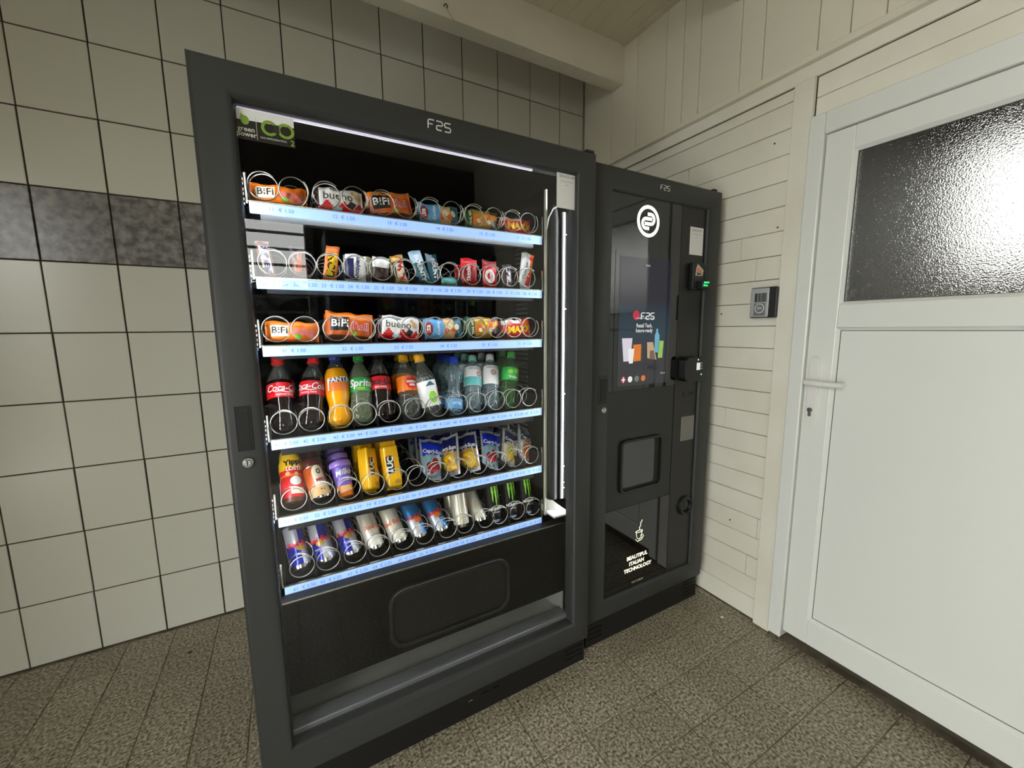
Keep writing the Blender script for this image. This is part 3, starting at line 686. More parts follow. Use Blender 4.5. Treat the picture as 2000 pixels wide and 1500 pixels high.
# touch screen
scr_m = D.materials.new('screen_picture'); scr_m.use_nodes = True
_n = scr_m.node_tree.nodes; _l = scr_m.node_tree.links; _b = _n['Principled BSDF']
_b.inputs['Roughness'].default_value = .06; _b.inputs['Base Color'].default_value = (.004, .004, .005, 1)
_tc = _n.new('ShaderNodeTexCoord'); _sx = _n.new('ShaderNodeSeparateXYZ'); _rp = _n.new('ShaderNodeValToRGB')
_l.new(_tc.outputs['Generated'], _sx.inputs[0]); _l.new(_sx.outputs['Z'], _rp.inputs['Fac'])
_e = _rp.color_ramp.elements; _e[0].position = 0.0; _e[0].color = lin((62, 60, 64)); _e[1].position = 1.0; _e[1].color = lin((30, 28, 44))
for p_, c_ in ((.28, (62, 62, 68)), (.42, (44, 66, 80)), (.62, (30, 48, 66)), (.66, (34, 32, 48))):
    q = _e.new(p_); q.color = lin(c_)
_l.new(_rp.outputs['Color'], _b.inputs['Emission Color']); _b.inputs['Emission Strength'].default_value = .62
sc_ = cp(W().box(1.9725, 2.2385, PF - .002, PF + .004, 1.0305, 1.4965), 'screen', scr_m)
cp(W().box(1.952, 2.2625, PF - .0012, PF + .004, 1.0150, 1.5150), 'screen_bezel', m_blackgloss)
SY = PF - .0026
lit_white = P_('lit_white', (230, 230, 230), .5, emit=((225, 225, 230), .5)); lit_pink = P_('lit_pink', (180, 50, 70), .5, emit=((190, 52, 76), .42)); lit_orange = P_('lit_orange', (214, 120, 50), .5, emit=((214, 118, 48), .42)); lit_green = P_('lit_green', (150, 190, 100), .5, emit=((146, 190, 96), .42)); lit_blue = P_('lit_blue', (110, 170, 200), .5, emit=((110, 172, 205), .42)); lit_tan = P_('lit_tan', (190, 160, 130), .5, emit=((190, 158, 128), .42)); lit_grey = P_('lit_grey', (120, 120, 120), .5, emit=((112, 112, 114), .42)); lit_lilac = P_('lit_lilac', (205, 198, 214), .5, emit=((205, 198, 216), .5))
w = W(); badge(w, 2.083, 1.2755, .0235, SY, .0019); cp(w, 'screen_badge', lit_white, sc_)
w = W(); w.disc(planeY(SY), 2.058, 1.290, .0175, .0175, 0, 24, 1); cp(w, 'screen_mark', lit_pink, sc_)
w = W(); w.text('WHERE BETTER LIVE BEGINS', .0072, planeY(SY - .0003), 2.101, 1.279); w.text('Retail Tech,', .0205, planeY(SY), 2.101, 1.252, bold=.012, sx=.85); w.text('future-ready', .0205, planeY(SY), 2.101, 1.234, bold=.012, sx=.85); w.text('09:42', .0095, planeY(SY), 2.11, 1.470); w.text('F2S 2.0', .0085, planeY(SY), 2.21, 1.068)
cp(w, 'screen_lettering', lit_white, sc_)
def patch(nm, mat, pts):
    w = W(); n = len(pts); w.add([(x, SY - .0004 * (nm == 'screen_cup_front'), z) for x, z in pts], [tuple(range(n))[::-1]]); return cp(w, nm, mat, sc_)
patch('screen_cup', lit_lilac, [(1.990, 1.207), (2.042, 1.207), (2.034, 1.122), (2.000, 1.122)]); patch('screen_tumbler', lit_orange, [(2.047, 1.182), (2.088, 1.184), (2.088, 1.122), (2.050, 1.120)])
patch('screen_cup_front', lit_white, [(2.022, 1.168), (2.052, 1.168), (2.047, 1.114), (2.027, 1.114)])
patch('screen_sandwich', lit_tan, [(2.118, 1.190), (2.150, 1.190), (2.172, 1.122), (2.122, 1.130)]); patch('screen_sandwich_label', lit_grey, [(2.135, 1.158), (2.155, 1.158), (2.166, 1.124), (2.134, 1.126)])
patch('screen_bottle', lit_blue, [(2.158, 1.215), (2.165, 1.228), (2.165, 1.240), (2.175, 1.240), (2.175, 1.228), (2.184, 1.215), (2.184, 1.150), (2.160, 1.150)]); patch('screen_box', lit_green, [(2.176, 1.194), (2.208, 1.194), (2.204, 1.128), (2.180, 1.128)])
for k, mt in enumerate((lit_pink, lit_white, lit_grey, lit_orange)):
    w = W(); w.disc(planeY(SY), 2.002 + .034 * k, 1.0545, .0115, .0115, 0, 18, 1); cp(w, 'language_button', mt, sc_)
w = W(); w.box(1.993, 2.011, SY - .0006, SY - .0004, 1.0525, 1.0565); w.box(2.000, 2.004, SY - .0006, SY - .0004, 1.044, 1.065); cp(w, 'flag_cross', lit_white, sc_)
# dispensing window
w = W(); ring_y(w, rrect(1.996, 2.222, .612, .822, .022), rrect(2.006, 2.212, .622, .812, .016), PF - .010, PF + .002); dw = cp(w, 'window_rim', m_black, bevel=.003)
w = W(); slab_y(w, rrect(2.006, 2.212, .622, .812, .016), PF - .0015, PF + .0005); cp(w, 'window_recess', m_recess, dw)
w = W(); slab_y(w, rrect(2.010, 2.178, .634, .812, .014), PF - .0045, PF - .0018); cp(w, 'window_door', P_('smoked_plastic', (64, 64, 66), .12), dw)
# lit print at the bottom
w = W()
for k, (s_, x_) in enumerate((('BEAUTIFUL', 2.108), ('ITALIAN', 2.106), ('TECHNOLOGY', 2.1135))): w.text(s_, .0225, planeY(PF - .0008), x_, .3275 - .0255 * k, bold=.03, sx=(1.03, 1.0, 1.0)[k])
cp(w, 'lit_lettering', P_('lit_print', (250, 248, 225), .5, emit=((252, 248, 222), .95)))
w = W(); w.text('VICTORIA', .0125, planeY(PF - .0008), 2.113, .2178, spacing=1.2); cp(w, 'maker_lettering', P_('dim_print', (190, 180, 140), .5, emit=((190, 178, 140), .3)))
w = W(); line = lambda pts, r=.0013: w.tube([(2.118 + a, PF - .001, .40 + b) for a, b in pts], r, 6)
line([(.000, .036), (-.004, .046), (.004, .056), (.002, .064), (.012, .078)]); line([(.019 * math.cos(a * PI / 10) * 1.0 - .004, .032 + .0045 * math.sin(a * PI / 10)) for a in range(21)]); line([(-.020, .028), (-.016, .008), (-.006, -.002), (.008, .004), (.012, .030)]); line([(-.022, .002), (-.012, -.010), (.010, -.006), (.022, .008), (.014, .015), (.004, .010)])
cp(w, 'cup_drawing', P_('lit_drawing', (250, 246, 220), .5, emit=((250, 246, 220), .75)))
# payment side
st = empty('service_sticker', (2.374, PF - .0002, 1.581)); tag(st, 'white service sticker on the black hot drinks machine', 'sticker')
MB().box(-.0395, .0395, -.0006, 0, -.0525, .0525).build('paper', m_paper, st)
w = MB(); w.text('SERVICE APP', .0105, planeY(-.0009), 0, .040); w.build('heading', m_inkgrey, st)
w = MB(); w.text('Scan to open our shop', .0052, planeY(-.0009), 0, .026); w.text('here', .0052, planeY(-.0009), 0, .016); w.build('small_print', m_inkgrey, st)
rd = cp(W().box(2.337, 2.405, PF - .022, PF, 1.392, 1.496), 'card_reader', m_black, bevel=.004)
cp(W().box(2.366, 2.412, PF - .046, PF - .018, 1.393, 1.424), 'reader_slot', m_black, rd, bevel=.004)
gl = P_('green_lamp', (60, 255, 120), .4, emit=((40, 255, 110), 2.2))
for k, (a, b, z) in enumerate(((2.372, 2.385, 1.415), (2.390, 2.400, 1.416), (2.369, 2.380, 1.404), (2.386, 2.392, 1.404))): cp(W().box(a, b, PF - .0475, PF - .0462, z, z + .0055), 'green_light', gl, rd)
w = W(); pts = [(2.348, 1.446), (2.352, 1.474), (2.360, 1.491), (2.397, 1.468), (2.391, 1.446)]; w.add([(x, PF - .0228, z) for x, z in pts], [(0, 4, 3, 2, 1)]); nt_ = cp(w, 'banknote_sign', P_('sign_pale', (196, 186, 170), .5), rd)
w = W(); w.quad(planeY(PF - .0232), [(2.356, 1.462), (2.384, 1.456), (2.387, 1.464), (2.360, 1.478)], 0, 2); cp(w, 'sign_print', pinky, nt_)
w = W(); w.quad(planeY(PF - .0232), [(2.357, 1.449), (2.383, 1.449), (2.383, 1.455), (2.357, 1.459)], 0, 2); cp(w, 'sign_print', dkgreen, nt_)
w = W(); slab_y(w, rrect(2.300, 2.410, 1.028, 1.126, .018), PF - .040, PF); rd = cp(w, 'contactless_reader', m_black, bevel=.004)
cp(W().box(2.362, 2.382, PF - .0415, PF - .0402, 1.074, 1.103), 'reader_display', lit_white, rd)
for k in range(3): cp(W().box(2.387, 2.396, PF - .0412, PF - .0402, 1.076 + .011 * k, 1.082 + .011 * k), 'reader_icon', lit_grey, rd)
for x, z in ((2.370, 1.115), (2.392, 1.055)): cp(W().lathe([(.003, 0), (.003, .001)], 10, X=Matrix.Translation((x, PF - .0402, z)) @ Matrix.Rotation(PI / 2, 4, 'X')), 'status_light', P_('pale_green_lamp', (170, 255, 190), .4, emit=((150, 255, 180), 1.2)), rd)
cp(W().box(2.362, 2.385, PF - .034, PF - .030, 1.0285, 1.034), 'under_light', P_('violet_lamp', (190, 190, 255), .4, emit=((180, 180, 255), 1.2)), rd)
cp(W().box(2.379, 2.403, PF - .002, PF, .9685, .9755), 'coin_slot', m_recess)
w = W(); slab_y(w, rrect(2.340, 2.357, .960, .980, .003), PF - .002, PF); cp(w, 'return_button', m_black)
cp(W().box(2.3345, 2.416, PF - .0015, PF, .7725, .8765), 'coin_window', P_('grey_window', (104, 102, 96), .08, spec=.8))
X = Matrix.Translation((2.384, PF, .480)) @ Matrix.Rotation(PI / 2, 4, 'X')
w = W(); w.lathe([(.044, 0), (.044, .006), (.036, .012), (.030, .010), (.028, .002)], 32, X=X); kn = cp(w, 'coin_cup', m_black, smooth=True)
w = W(); w.lathe([(.028, .0005), (.020, .004), (.006, .006)], 28, X=X); cp(w, 'cup_bowl', P_('bowl_gloss', (16, 16, 16), .12), kn, smooth=True)

# ------------------------------------------------------------------ goods on the trays
def put(name, label, cat, group, x, t_, vec=(0, 0, 1), r=.0, y=-.865, yaw=0.0, lift=0.0):
    """a thing standing on tray t_, its axis along vec (leaning in its spiral)"""
    v = Vector(vec).normalized(); xa = Vector((1, 0, 0)); xa = (xa - v * xa.dot(v)).normalized(); ya = v.cross(xa)
    o = empty(name); tag(o, label, cat, group)
    M3 = Matrix((xa, ya, v)).transposed().to_4x4() @ Matrix.Rotation(yaw, 4, 'Z')
    M3.translation = (x, y + (.014 if t_ > 3 else .004), TZ[t_] - (.0175 if t_ > 3 else .0035) + r * math.sqrt(max(0, 1 - v.z * v.z)) + lift)
    o.matrix_world = M3
    return o
def on_cyl(R, z0=0.0, a0=0.0, eps=.0005):
    Rf = R if callable(R) else (lambda z: R)
    def fn(x, z):
        rr = Rf(z + z0) + eps; a = a0 + x / rr
        return (rr * math.sin(a), -rr * math.cos(a), z + z0)
    return fn

# ---- cans
def can_prof(R, H): return [(.0, .004), (R * .70, .002), (R * .78, 0), (R * .86, .001), (R * .985, .010), (R, .014), (R, H * .25), (R, H * .5), (R, H * .75), (R, H - .012), (R * .88, H - .004), (R * .90, H), (R * .84, H), (R * .82, H - .003), (.0, H - .003)]
def can(o, R, H, body, mf=None, mats=None):
    b = MB().lathe(can_prof(R, H), 32, 0, (lambda a, z, j: (0 if (z < .011 or z > H - .011) else (mf(a, z) if mf else 1))), cap0=False, cap1=False)
    return b.build('can_body', [alu] + (mats or [body]), o, smooth=True)
CG = 'energy drink cans on the bottom tray'
def redbull(o, kind):
    R, H = .0262, .135
    if kind == 'blue':
        can(o, R, H, None, lambda a, z: (1 if ((a % PI < PI / 2) == (z > H * .52)) else 2), [rbblue, rbsilver]); tc, s_ = red, rbsilver
    elif kind == 'teal':
        can(o, R, H, None, lambda a, z: (1 if z > H * .45 or (a % PI < PI / 2) else 2), [rbteal, rbsilver]); tc = red
    else:
        can(o, R, H, None, lambda a, z: (1 if ((a % PI < PI / 2) == (z > H * .5)) else 2), [canwhite, beige]); tc = pinky if kind == 'white' else pinky
    w = MB(); w.disc(on_cyl(R), 0, H * .42, .012, .009, 0, 20, 3); w.build('sun_mark', gold if kind == 'blue' else (orange if kind == 'teal' else cream), o)
    w = MB(); w.text('Red Bull', .0195, on_cyl(R, eps=.0010), 0, H * .50, bold=.035); w.build('lettering', tc, o)
    w = MB(); w.text('ENERGY DRINK', .0055, on_cyl(R, eps=.0008), 0, H * .30); w.build('small_print', m_white if kind != 'white' else m_inkgrey, o)
def monster(o):
    R, H = .0272, .150
    can(o, R, H, canblack)
    for k, (x, l) in enumerate(((-.0115, .85), (.000, 1.0), (.0115, .8))):
        w = MB(); f = on_cyl(R, eps=.0007); zt, zb = H * .92, H * (.92 - .56 * l)
        zig = [(x - .0035, zt), (x + .0052, zt - .004), (x + .0036, zt - .03), (x + .0048, zt - .034), (x + .0022, zb + .018), (x + .0018, zb + .014), (x, zb)]
        L_ = [(x - .0042, zt - .002), (x - .0028, zt - .028), (x - .004, zt - .030), (x - .0018, zb + .022), (x - .003, zb + .018), (x - .0010, zb + .004), (x, zb)]
        for i in range(6): w.quad(f, [L_[i + 1], zig[i + 1], zig[i], L_[i]], 0, 2)
        w.build('claw_mark', lime, o)
    w = MB(); w.text('MONSTER', .0125, on_cyl(R, eps=.0008), 0, H * .30, bold=.03); w.text('ENERGY', .006, on_cyl(R, eps=.0008), 0, H * .22, spacing=1.4); w.build('lettering', m_white, o)
row6 = [(.9176, (-.018, .085, .10), 'blue'), (.982, (-.018, .085, .10), 'blue'), (1.0525, (-.022, .09, .095), 'blue'), (1.121, (-.022, .085, .10), 'white'), (1.194, (-.027, .085, .10), 'white'), (1.2577, (-.020, .085, .10), 'teal'), (1.332, (-.024, .09, .09), 'teal'), (1.3985, (.004, .05, .13), 'pale'), (1.470, (-.012, .09, .095), 'pale'),
        (1.522, (.004, .05, .14), 'claw'), (1.590, (.004, .05, .14), 'claw'), (1.6575, (.004, .05, .14), 'claw')]
ordn = ['first', 'second', 'third', 'fourth', 'fifth', 'sixth', 'seventh', 'eighth', 'ninth', 'tenth', 'eleventh', 'twelfth']
dsc = {'blue': 'slim blue and silver', 'white': 'slim white and beige', 'teal': 'slim teal blue and silver', 'pale': 'slim plain off-white', 'claw': 'black green-clawed'}
for k, (x, v, kd) in enumerate(row6):
    for back in range(3):
        if back == 2 and kd != 'claw' and k % 2: continue
        nm = 'drink_can'
        lab = '%s energy drink can, %s from the left on the bottom tray' % (dsc[kd], ordn[k]) if not back else '%s can %s the %s front can of the bottom tray' % (dsc[kd], 'directly behind' if back == 1 else 'two behind', ordn[k])
        o = put(nm, lab, 'can', CG, x, 6, v, .0262, y=-.868 + (.082 if kd != 'claw' else .078) * back, yaw=(.35, -.2, .1, .5, -.3, .25, .0, 1.8, 1.9, .15, .05, .1)[k] + .9 * back, lift=.012 if k == 7 and not back else 0)
        monster(o) if kd == 'claw' else redbull(o, 'white' if kd == 'pale' else kd)

# ---- bottles
def bottle(o, prof, cap_r, cap_h, cap_m, body_mats, fill, label=None, texts=(), n=30, ribs=False):
    """prof: (r, z) outline; fill: liquid level; label=(z0, z1, material)"""
    H = prof[-1][1]
    b = MB().lathe(prof, n, 0, lambda a, z, j: 0 if z < fill else 1, cap1=False); b.build('bottle_body', body_mats, o, smooth=True)
    c = MB(); pr = [(cap_r * .97, H - .004), (cap_r, H - .003), (cap_r, H + cap_h - .0015), (cap_r * .93, H + cap_h), (0, H + cap_h)]
    c.lathe(pr, 24, cap1=False); c.lathe([(cap_r * .92, H - .009), (cap_r * 1.04, H - .008), (cap_r * 1.04, H - .005), (cap_r * .92, H - .0045)], 24); c.build('cap', cap_m, o, smooth=True)
    def R(z):
        for (r0, z0), (r1, z1) in zip(prof[:-1], prof[1:]):
            if z0 <= z <= z1 and z1 > z0: return r0 + (r1 - r0) * (z - z0) / (z1 - z0)
        return prof[-1][0]
    if label:
        z0, z1, lm = label
        l = MB().lathe([(R(z0 + (z1 - z0) * i / 6) + .0006, z0 + (z1 - z0) * i / 6) for i in range(7)], n, cap0=False, cap1=False).build('label', lm, o, smooth=True)
    for nm, fnb, mt in texts:
        w = MB(); fnb(w, lambda x, z, R=R: on_cyl(R, eps=.0012 + .0008 * ('lettering' == nm))(x, z)); w.build(nm, mt, o)
    return R
def foot(R, H): return [(.0, .008), (R * .45, .003), (R * .72, .0), (R * .92, .007), (R, .02)]
def prof_cola(R, H): return foot(R, H) + [(R, H * .22), (R * .97, H * .30), (R * .94, H * .36), (R * .98, H * .42), (R, H * .46), (R, H * .64), (R * .97, H * .70), (R * .80, H * .78), (R * .56, H * .86), (R * .40, H * .92), (R * .38, H * .955), (R * .42, H * .96), (R * .36, H)]
def prof_fanta(R, H): return foot(R * .98, H) + [(R * .98, H * .15), (R * .80, H * .27), (R * .82, H * .32), (R * .98, H * .40), (R, H * .47), (R, H * .64), (R * .98, H * .72), (R * .80, H * .80), (R * .55, H * .88), (R * .40, H * .93), (R * .38, H * .96), (R * .43, H * .965), (R * .36, H)]
def prof_water(R, H): return [(.0, .006), (R * .6, .002), (R * .9, 0), (R, .008), (R, H * .24), (R * .96, H * .28), (R * .66, H * .46), (R * .64, H * .52), (R * .90, H * .66), (R, H * .72), (R * .98, H * .80), (R * .7, H * .88), (R * .42, H * .93), (R * .38, H * .96), (R * .44, H * .965), (R * .38, H)]
def prof_straight(R, H):
    p = [(.0, .006), (R * .6, .002), (R * .9, 0), (R, .008)]
    for i in range(5): p += [(R, H * (.10 + .07 * i)), (R * .965, H * (.13 + .07 * i))]
    return p + [(R, H * .45), (R, H * .78), (R * .92, H * .84), (R * .60, H * .91), (R * .40, H * .945), (R * .38, H * .965), (R * .44, H * .97), (R * .38, H)]
BG = 'bottles on the fourth tray'
def wavy(w, f, x0, x1, z, h):
    for i in range(6):
        a = x0 + (x1 - x0) * i / 6; b = x0 + (x1 - x0) * (i + 1) / 6
        za = z + h * math.sin(i * 1.2); zb = z + h * math.sin((i + 1) * 1.2); w.quad(f, [(a, za - .0010), (b, zb - .0010), (b, zb + .0010), (a, za + .0010)], 0, 2)
def cola(o, zero=False):
    H = .205; R = .0318
    bottle(o, prof_cola(R, H), .0148, .0135, capblack if zero else capred, [m_cola, m_pet], H * .74, (H * .455, H * .655, red),
           [('lettering', lambda w, f: (w.text('Coca-Cola', .026, f, .001, H * .575, bold=.012, shear=.35, sx=.86), wavy(w, f, -.024, .024, H * .525, .0018)), black_p if zero else m_white),
            ('small_print', lambda w, f: w.text('ZERO SUGAR' if zero else 'ORIGINAL TASTE', .006, f, .0, H * .487, bold=.02), m_white)])
def fanta(o):
    H = .212; R = .0325
    bottle(o, prof_fanta(R, H), .0150, .0135, capblue, [m_fanta, m_pet], H * .80, (H * .46, H * .66, orange),
           [('lettering', lambda w, f: w.text('FANTA', .0205, f, .004, H * .62, bold=.04, rot=.08), m_white), ('lettering_shadow', lambda w, f: w.quad(lambda x, z: tuple(c * 1.0 for c in on_cyl(R, eps=.0009)(x, z)), [(-.022, H * .585), (.030, H * .600), (.030, H * .655), (-.022, H * .640)], 0, 8), navy),
            ('label_patch', lambda w, f: w.quad(f, [(-.030, H * .475), (-.025, H * .475), (-.025, H * .64), (-.030, H * .64)], 0, 4), cream)])
def sprite(o):
    H = .205; R = .0322
    bottle(o, prof_cola(R, H), .0148, .0135, capgreen, [m_petgrey, m_petgrey], H * .74, (H * .45, H * .65, green),
           [('lettering', lambda w, f: w.text('Sprite', .030, f, .002, H * .565, bold=.03, shear=.15), m_white), ('label_line', lambda w, f: (w.quad(f, [(-.012, H * .492), (.014, H * .492), (.014, H * .50), (-.012, H * .50)], 0, 4), w.quad(f, [(-.008, H * .472), (.012, H * .472), (.012, H * .478), (-.008, H * .478)], 0, 4)), yellow)])
def mezzo(o):
    H = .198; R = .0312
    bottle(o, prof_cola(R, H), .0150, .0135, capyellow, [m_pet, m_pet], H * .60, (H * .42, H * .66, orange),
           [('label_badge', lambda w, f: w.disc(f, .006, H * .54, .020, .021, 0, 8, 3), red), ('lettering', lambda w, f: (w.text('mezzo', .0125, lambda x, z: on_cyl(R, eps=.0016)(x, z), .006, H * .565, bold=.05), w.text('mix', .0125, lambda x, z: on_cyl(R, eps=.0016)(x, z), .006, H * .51, bold=.05)), m_white)])
def apple(o):
    H = .190; R = .0302
    bottle(o, prof_cola(R, H), .0155, .0150, capyellow, [m_pet, m_pet], H * .55, (H * .20, H * .62, bluewhite),
           [('apple_print', lambda w, f: w.disc(f, .002, H * .34, .014, .019, 0, 18, 3), lime), ('mountain_print', lambda w, f: w.quad(f, [(-.016, H * .53), (.018, H * .53), (.004, H * .60), (-.002, H * .60)], 0, 6), dkteal), ('side_print', lambda w, f: w.quad(f, [(.020, H * .25), (.036, H * .25), (.036, H * .46), (.024, H * .46)], 0, 6), orange), ('lettering', lambda w, f: w.text('Apfel', .008, lambda x, z: on_cyl(R, eps=.0016)(x, z), .002, H * .34, bold=.03), m_white)])
def water_blue(o):
    H = .182; R = .0300
    bottle(o, prof_water(R, H), .0150, .0125, capblue, [m_petwater, m_petwater], 0, (H * .06, H * .24, sky), [('lettering', lambda w, f: w.text('VITTEL', .0105, f, -.004, H * .15, bold=.03), m_white)])
def burst(w, f, cx, cz, r):
    for i in range(10):
        a = i * PI / 5; c, s_ = math.cos(a), math.sin(a); px, pz = -s_ * r * .11, c * r * .11
        w.quad(f, [(cx + c * r * .35 + px, cz + s_ * r * .35 + pz), (cx + c * r * .35 - px, cz + s_ * r * .35 - pz), (cx + c * r - px, cz + s_ * r - pz), (cx + c * r + px, cz + s_ * r + pz)], 0, 2)
def water_label(o, mint):
    H = .188; R = .0298
    bottle(o, prof_straight(R, H), .0142, .0120, capmint if mint else capwhite, [m_petwater, m_petwater], 0, (H * .44, H * .80, bluewhite),
           ([('label_band', lambda w, f: w.quad(f, [(-.045, H * .445), (.045, H * .445), (.045, H * .60), (-.045, H * .60)], 0, 12), teal)] if mint else []) +
           [('burst_print', lambda w, f: burst(w, f, .012 if mint else 0, H * .66, .011), darkred), ('lettering', lambda w, f: w.text('GEROLSTEINER' if not mint else 'GEROLSTEINER', .0075, f, 0, H * .755, bold=.01), m_inkgrey)])
def green_bottle(o):
    H = .190; R = .0300
    bottle(o, prof_straight(R, H), .0148, .0130, capgreen, [m_petgreen, m_petgreen], 0, (H * .50, H * .74, green), [('lettering', lambda w, f: w.text('Volvic', .014, f, 0, H * .56, bold=.02), m_white), ('leaf_print', lambda w, f: (w.disc(f, -.012, H * .66, .010, .008, 0, 10, 2), w.disc(f, .012, H * .68, .012, .007, 0, 10, 2)), lime), ('fruit_print', lambda w, f: w.disc(f, .034, H * .60, .011, .018, 0, 14, 3), orange)])
row4 = [(.9045, (-.004, .095, .20), cola, 'cola bottle with red label and red cap, leftmost on the bottle tray', .35, 1), (.9685, (.024, .10, .20), cola, 'cola bottle with red label, second on the bottle tray', -.35, 1),
        (1.0427, (.006, .095, .20), fanta, 'orange lemonade bottle with blue cap', .0, 0), (1.1032, (.012, .10, .20), sprite, 'clear lemonade bottle with green label and green cap', -.1, 0), (1.160, (.012, .10, .19), lambda o: cola(o, True), 'dark cola bottle with black cap and red label', -.1, 1),
        (1.245, (.004, .09, .19), mezzo, 'bottle with yellow cap and orange label', .1, 1), (1.318, (-.030, .045, .19), apple, 'tilted yellow-capped bottle with apple on its white label', .1, 1), (1.382, (.036, .08, .18), water_blue, 'waisted water bottle with blue cap', .2, 2),
        (1.449, (.042, .09, .18), lambda o: water_label(o, True), 'straight water bottle with mint cap and teal label', 0, 2), (1.514, (.042, .085, .18), lambda o: water_label(o, False), 'straight water bottle with white cap and white label', 0, 1), (1.5775, (.050, .055, .185), green_bottle, 'green tinted bottle with green cap beside the empty spiral', 0, 1)]
for k, (x, v, fn, lab, yaw, nb) in enumerate(row4):
    for back in range(nb + 1):
        o = put('drink_bottle', lab if not back else 'bottle %s the %s' % ('just behind' if back == 1 else 'second behind', lab.split(',')[0].replace(' with', ' that has', 1) if ' with' in lab else lab), 'bottle', BG, x + .004 * back, 4, v, .030, y=-.866 + .079 * back, yaw=yaw + .5 * back)
        fn(o)

# ---- fifth tray: milk drinks, cups, crackers, pouches
FG = 'snacks and drinks on the fifth tray'
def milk_bottle(o):
    R, H = .0305, .168
    p = [(.0, .006), (R * .6, .002), (R * .88, 0), (R, .012), (R, H * .36), (R * .90, H * .43), (R * .90, H * .47), (R, H * .54), (R, H * .70), (R * .80, H * .82), (R * .56, H * .88), (R * .54, H)]
    mats = [red, yellow, bluewhite, brown, orange]
    b = MB().lathe(p, 30, 0, lambda a, z, j: 3 if z < .012 else (0 if z < H * .42 and (a > 5 or a < 1.6) else (2 if z < H * .42 else (4 if z < H * .5 else (0 if z < H * .62 else 1)))), cap1=False); b.build('bottle_body', mats, o, smooth=True)
    MB().lathe([(R * .58, H - .006), (R * .60, H), (R * .60, H + .014), (R * .52, H + .017), (0, H + .017)], 24, cap1=False).build('cap', capbeige, o, smooth=True)
    w = MB(); w.text('Yippi', .022, on_cyl(R, eps=.001), .002, H * .665, bold=.04, rot=.08); w.build('lettering', black_p, o)
    w = MB(); w.quad(on_cyl(R, eps=.0009), [(-.018, H * .515), (.024, H * .515), (.024, H * .585), (-.018, H * .575)], 0, 10); w.build('name_panel', red, o)
    w = MB(); w.text('LOSTI', .0145, on_cyl(R, eps=.0014), .003, H * .55, bold=.04); w.build('name_lettering', m_white, o)
    w = MB(); w.disc(on_cyl(R, eps=.0009), -.012, H * .47, .006, .006, 0, 14, 2); w.disc(on_cyl(R, eps=.0009), .010, H * .46, .005, .005, 0, 14, 2); w.build('dot_print', tan, o)
    w = MB(); w.quad(on_cyl(R, eps=.0009), [(-.006, H * .12), (.030, H * .12), (.030, H * .22), (-.006, H * .22)], 0, 10); w.build('info_panel', cream, o)
    w = MB(); w.disc(on_cyl(R, eps=.0009), .008, H * .34, .015, .013, 0, 20, 3); w.build('cream_print', bluewhite, o)
    w = MB(); w.text('BANANE', .0062, on_cyl(R, eps=.0013), .012, H * .195, bold=.02); w.build('small_print', darkred, o)
def coffee_can(o):
    R, H = .0275, .112
    b = MB().lathe([(.0, .004), (R * .8, .001), (R * .93, 0), (R * .95, .003), (R, .006), (R, H * .3), (R, H * .6), (R * .98, H * .86), (R * .86, H * .93), (R * .88, H * .95), (R * .88, H), (0, H)], 30, 0, lambda a, z, j: 0 if z < .006 else (1 if z < H * .3 else 2), cap1=False, cap0=False)
    b.build('can_body', [alu, tan, dorange], o, smooth=True)
    MB().lathe([(R * .98, H * .85), (R * 1.0, H * .86), (R * 1.0, H + .004), (R * .9, H + .008), (0, H + .008)], 28, cap1=False).build('lid', capbrown, o, smooth=True)
    MB().lathe([(R * 1.005, H * .845), (R * 1.02, H * .85), (R * 1.02, H * .865), (R * 1.0, H * .87)], 28).build('lid_rim', alu, o, smooth=True)
    w = MB(); w.disc(on_cyl(R, eps=.0009), .006, H * .66, .016, .022, 0, 20, 3); w.quad(on_cyl(R, eps=.0008), [(-.010, H * .28), (.022, H * .28), (.022, H * .66), (-.010, H * .66)], 0, 8); w.build('cream_field', cream, o)
    w = MB(); w.text('MIO', .013, on_cyl(R, eps=.0014), .008, H * .45, bold=.05); w.build('lettering', darkred, o)
    w = MB(); w.disc(on_cyl(R, eps=.0013), .002, H * .20, .002, .002, 0, 10, 1); w.disc(on_cyl(R, eps=.0013), .010, H * .19, .002, .002, 0, 10, 1); w.disc(on_cyl(R, eps=.0013), .008, H * .68, .006, .008, 0, 12, 2, .6); w.build('dark_print', dkbrown, o)
def milk_cup(o):
    R, H = .0265, .104
    b = MB().lathe([(.0, .003), (R * .7, 0), (R * .78, .003), (R * .82, H * .3), (R * .92, H * .62), (R, H * .86), (R, H * .9)], 30, 0, lambda a, z, j: 0 if z < H * .32 else 1, cap1=False); b.build('cup_body', [orange, purple], o, smooth=True)
    MB().lathe([(R * 1.14, H * .84), (R * 1.17, H * .85), (R * 1.15, H * .97), (R * 1.10, H), (R * .95, H), (R * .92, H * .965), (0, H * .965)], 30, cap1=False).build('lid', lilac, o, smooth=True)
    rf = lambda z: R * (.82 + .18 * min(1, max(0, (z / H - .3) / .56)))
    w = MB(); w.text('Milka', .0235, on_cyl(rf, eps=.001), .002, H * .66, bold=.02, shear=.2, rot=.1); w.text('Chocolate', .0065, on_cyl(rf, eps=.001), .002, H * .46); w.build('lettering', m_white, o)
    w = MB(); w.quad(on_cyl(rf, eps=.0009), [(-.018, H * .10), (.020, H * .14), (.018, H * .26), (-.012, H * .30)], 0, 8); w.build('caramel_print', tan, o)
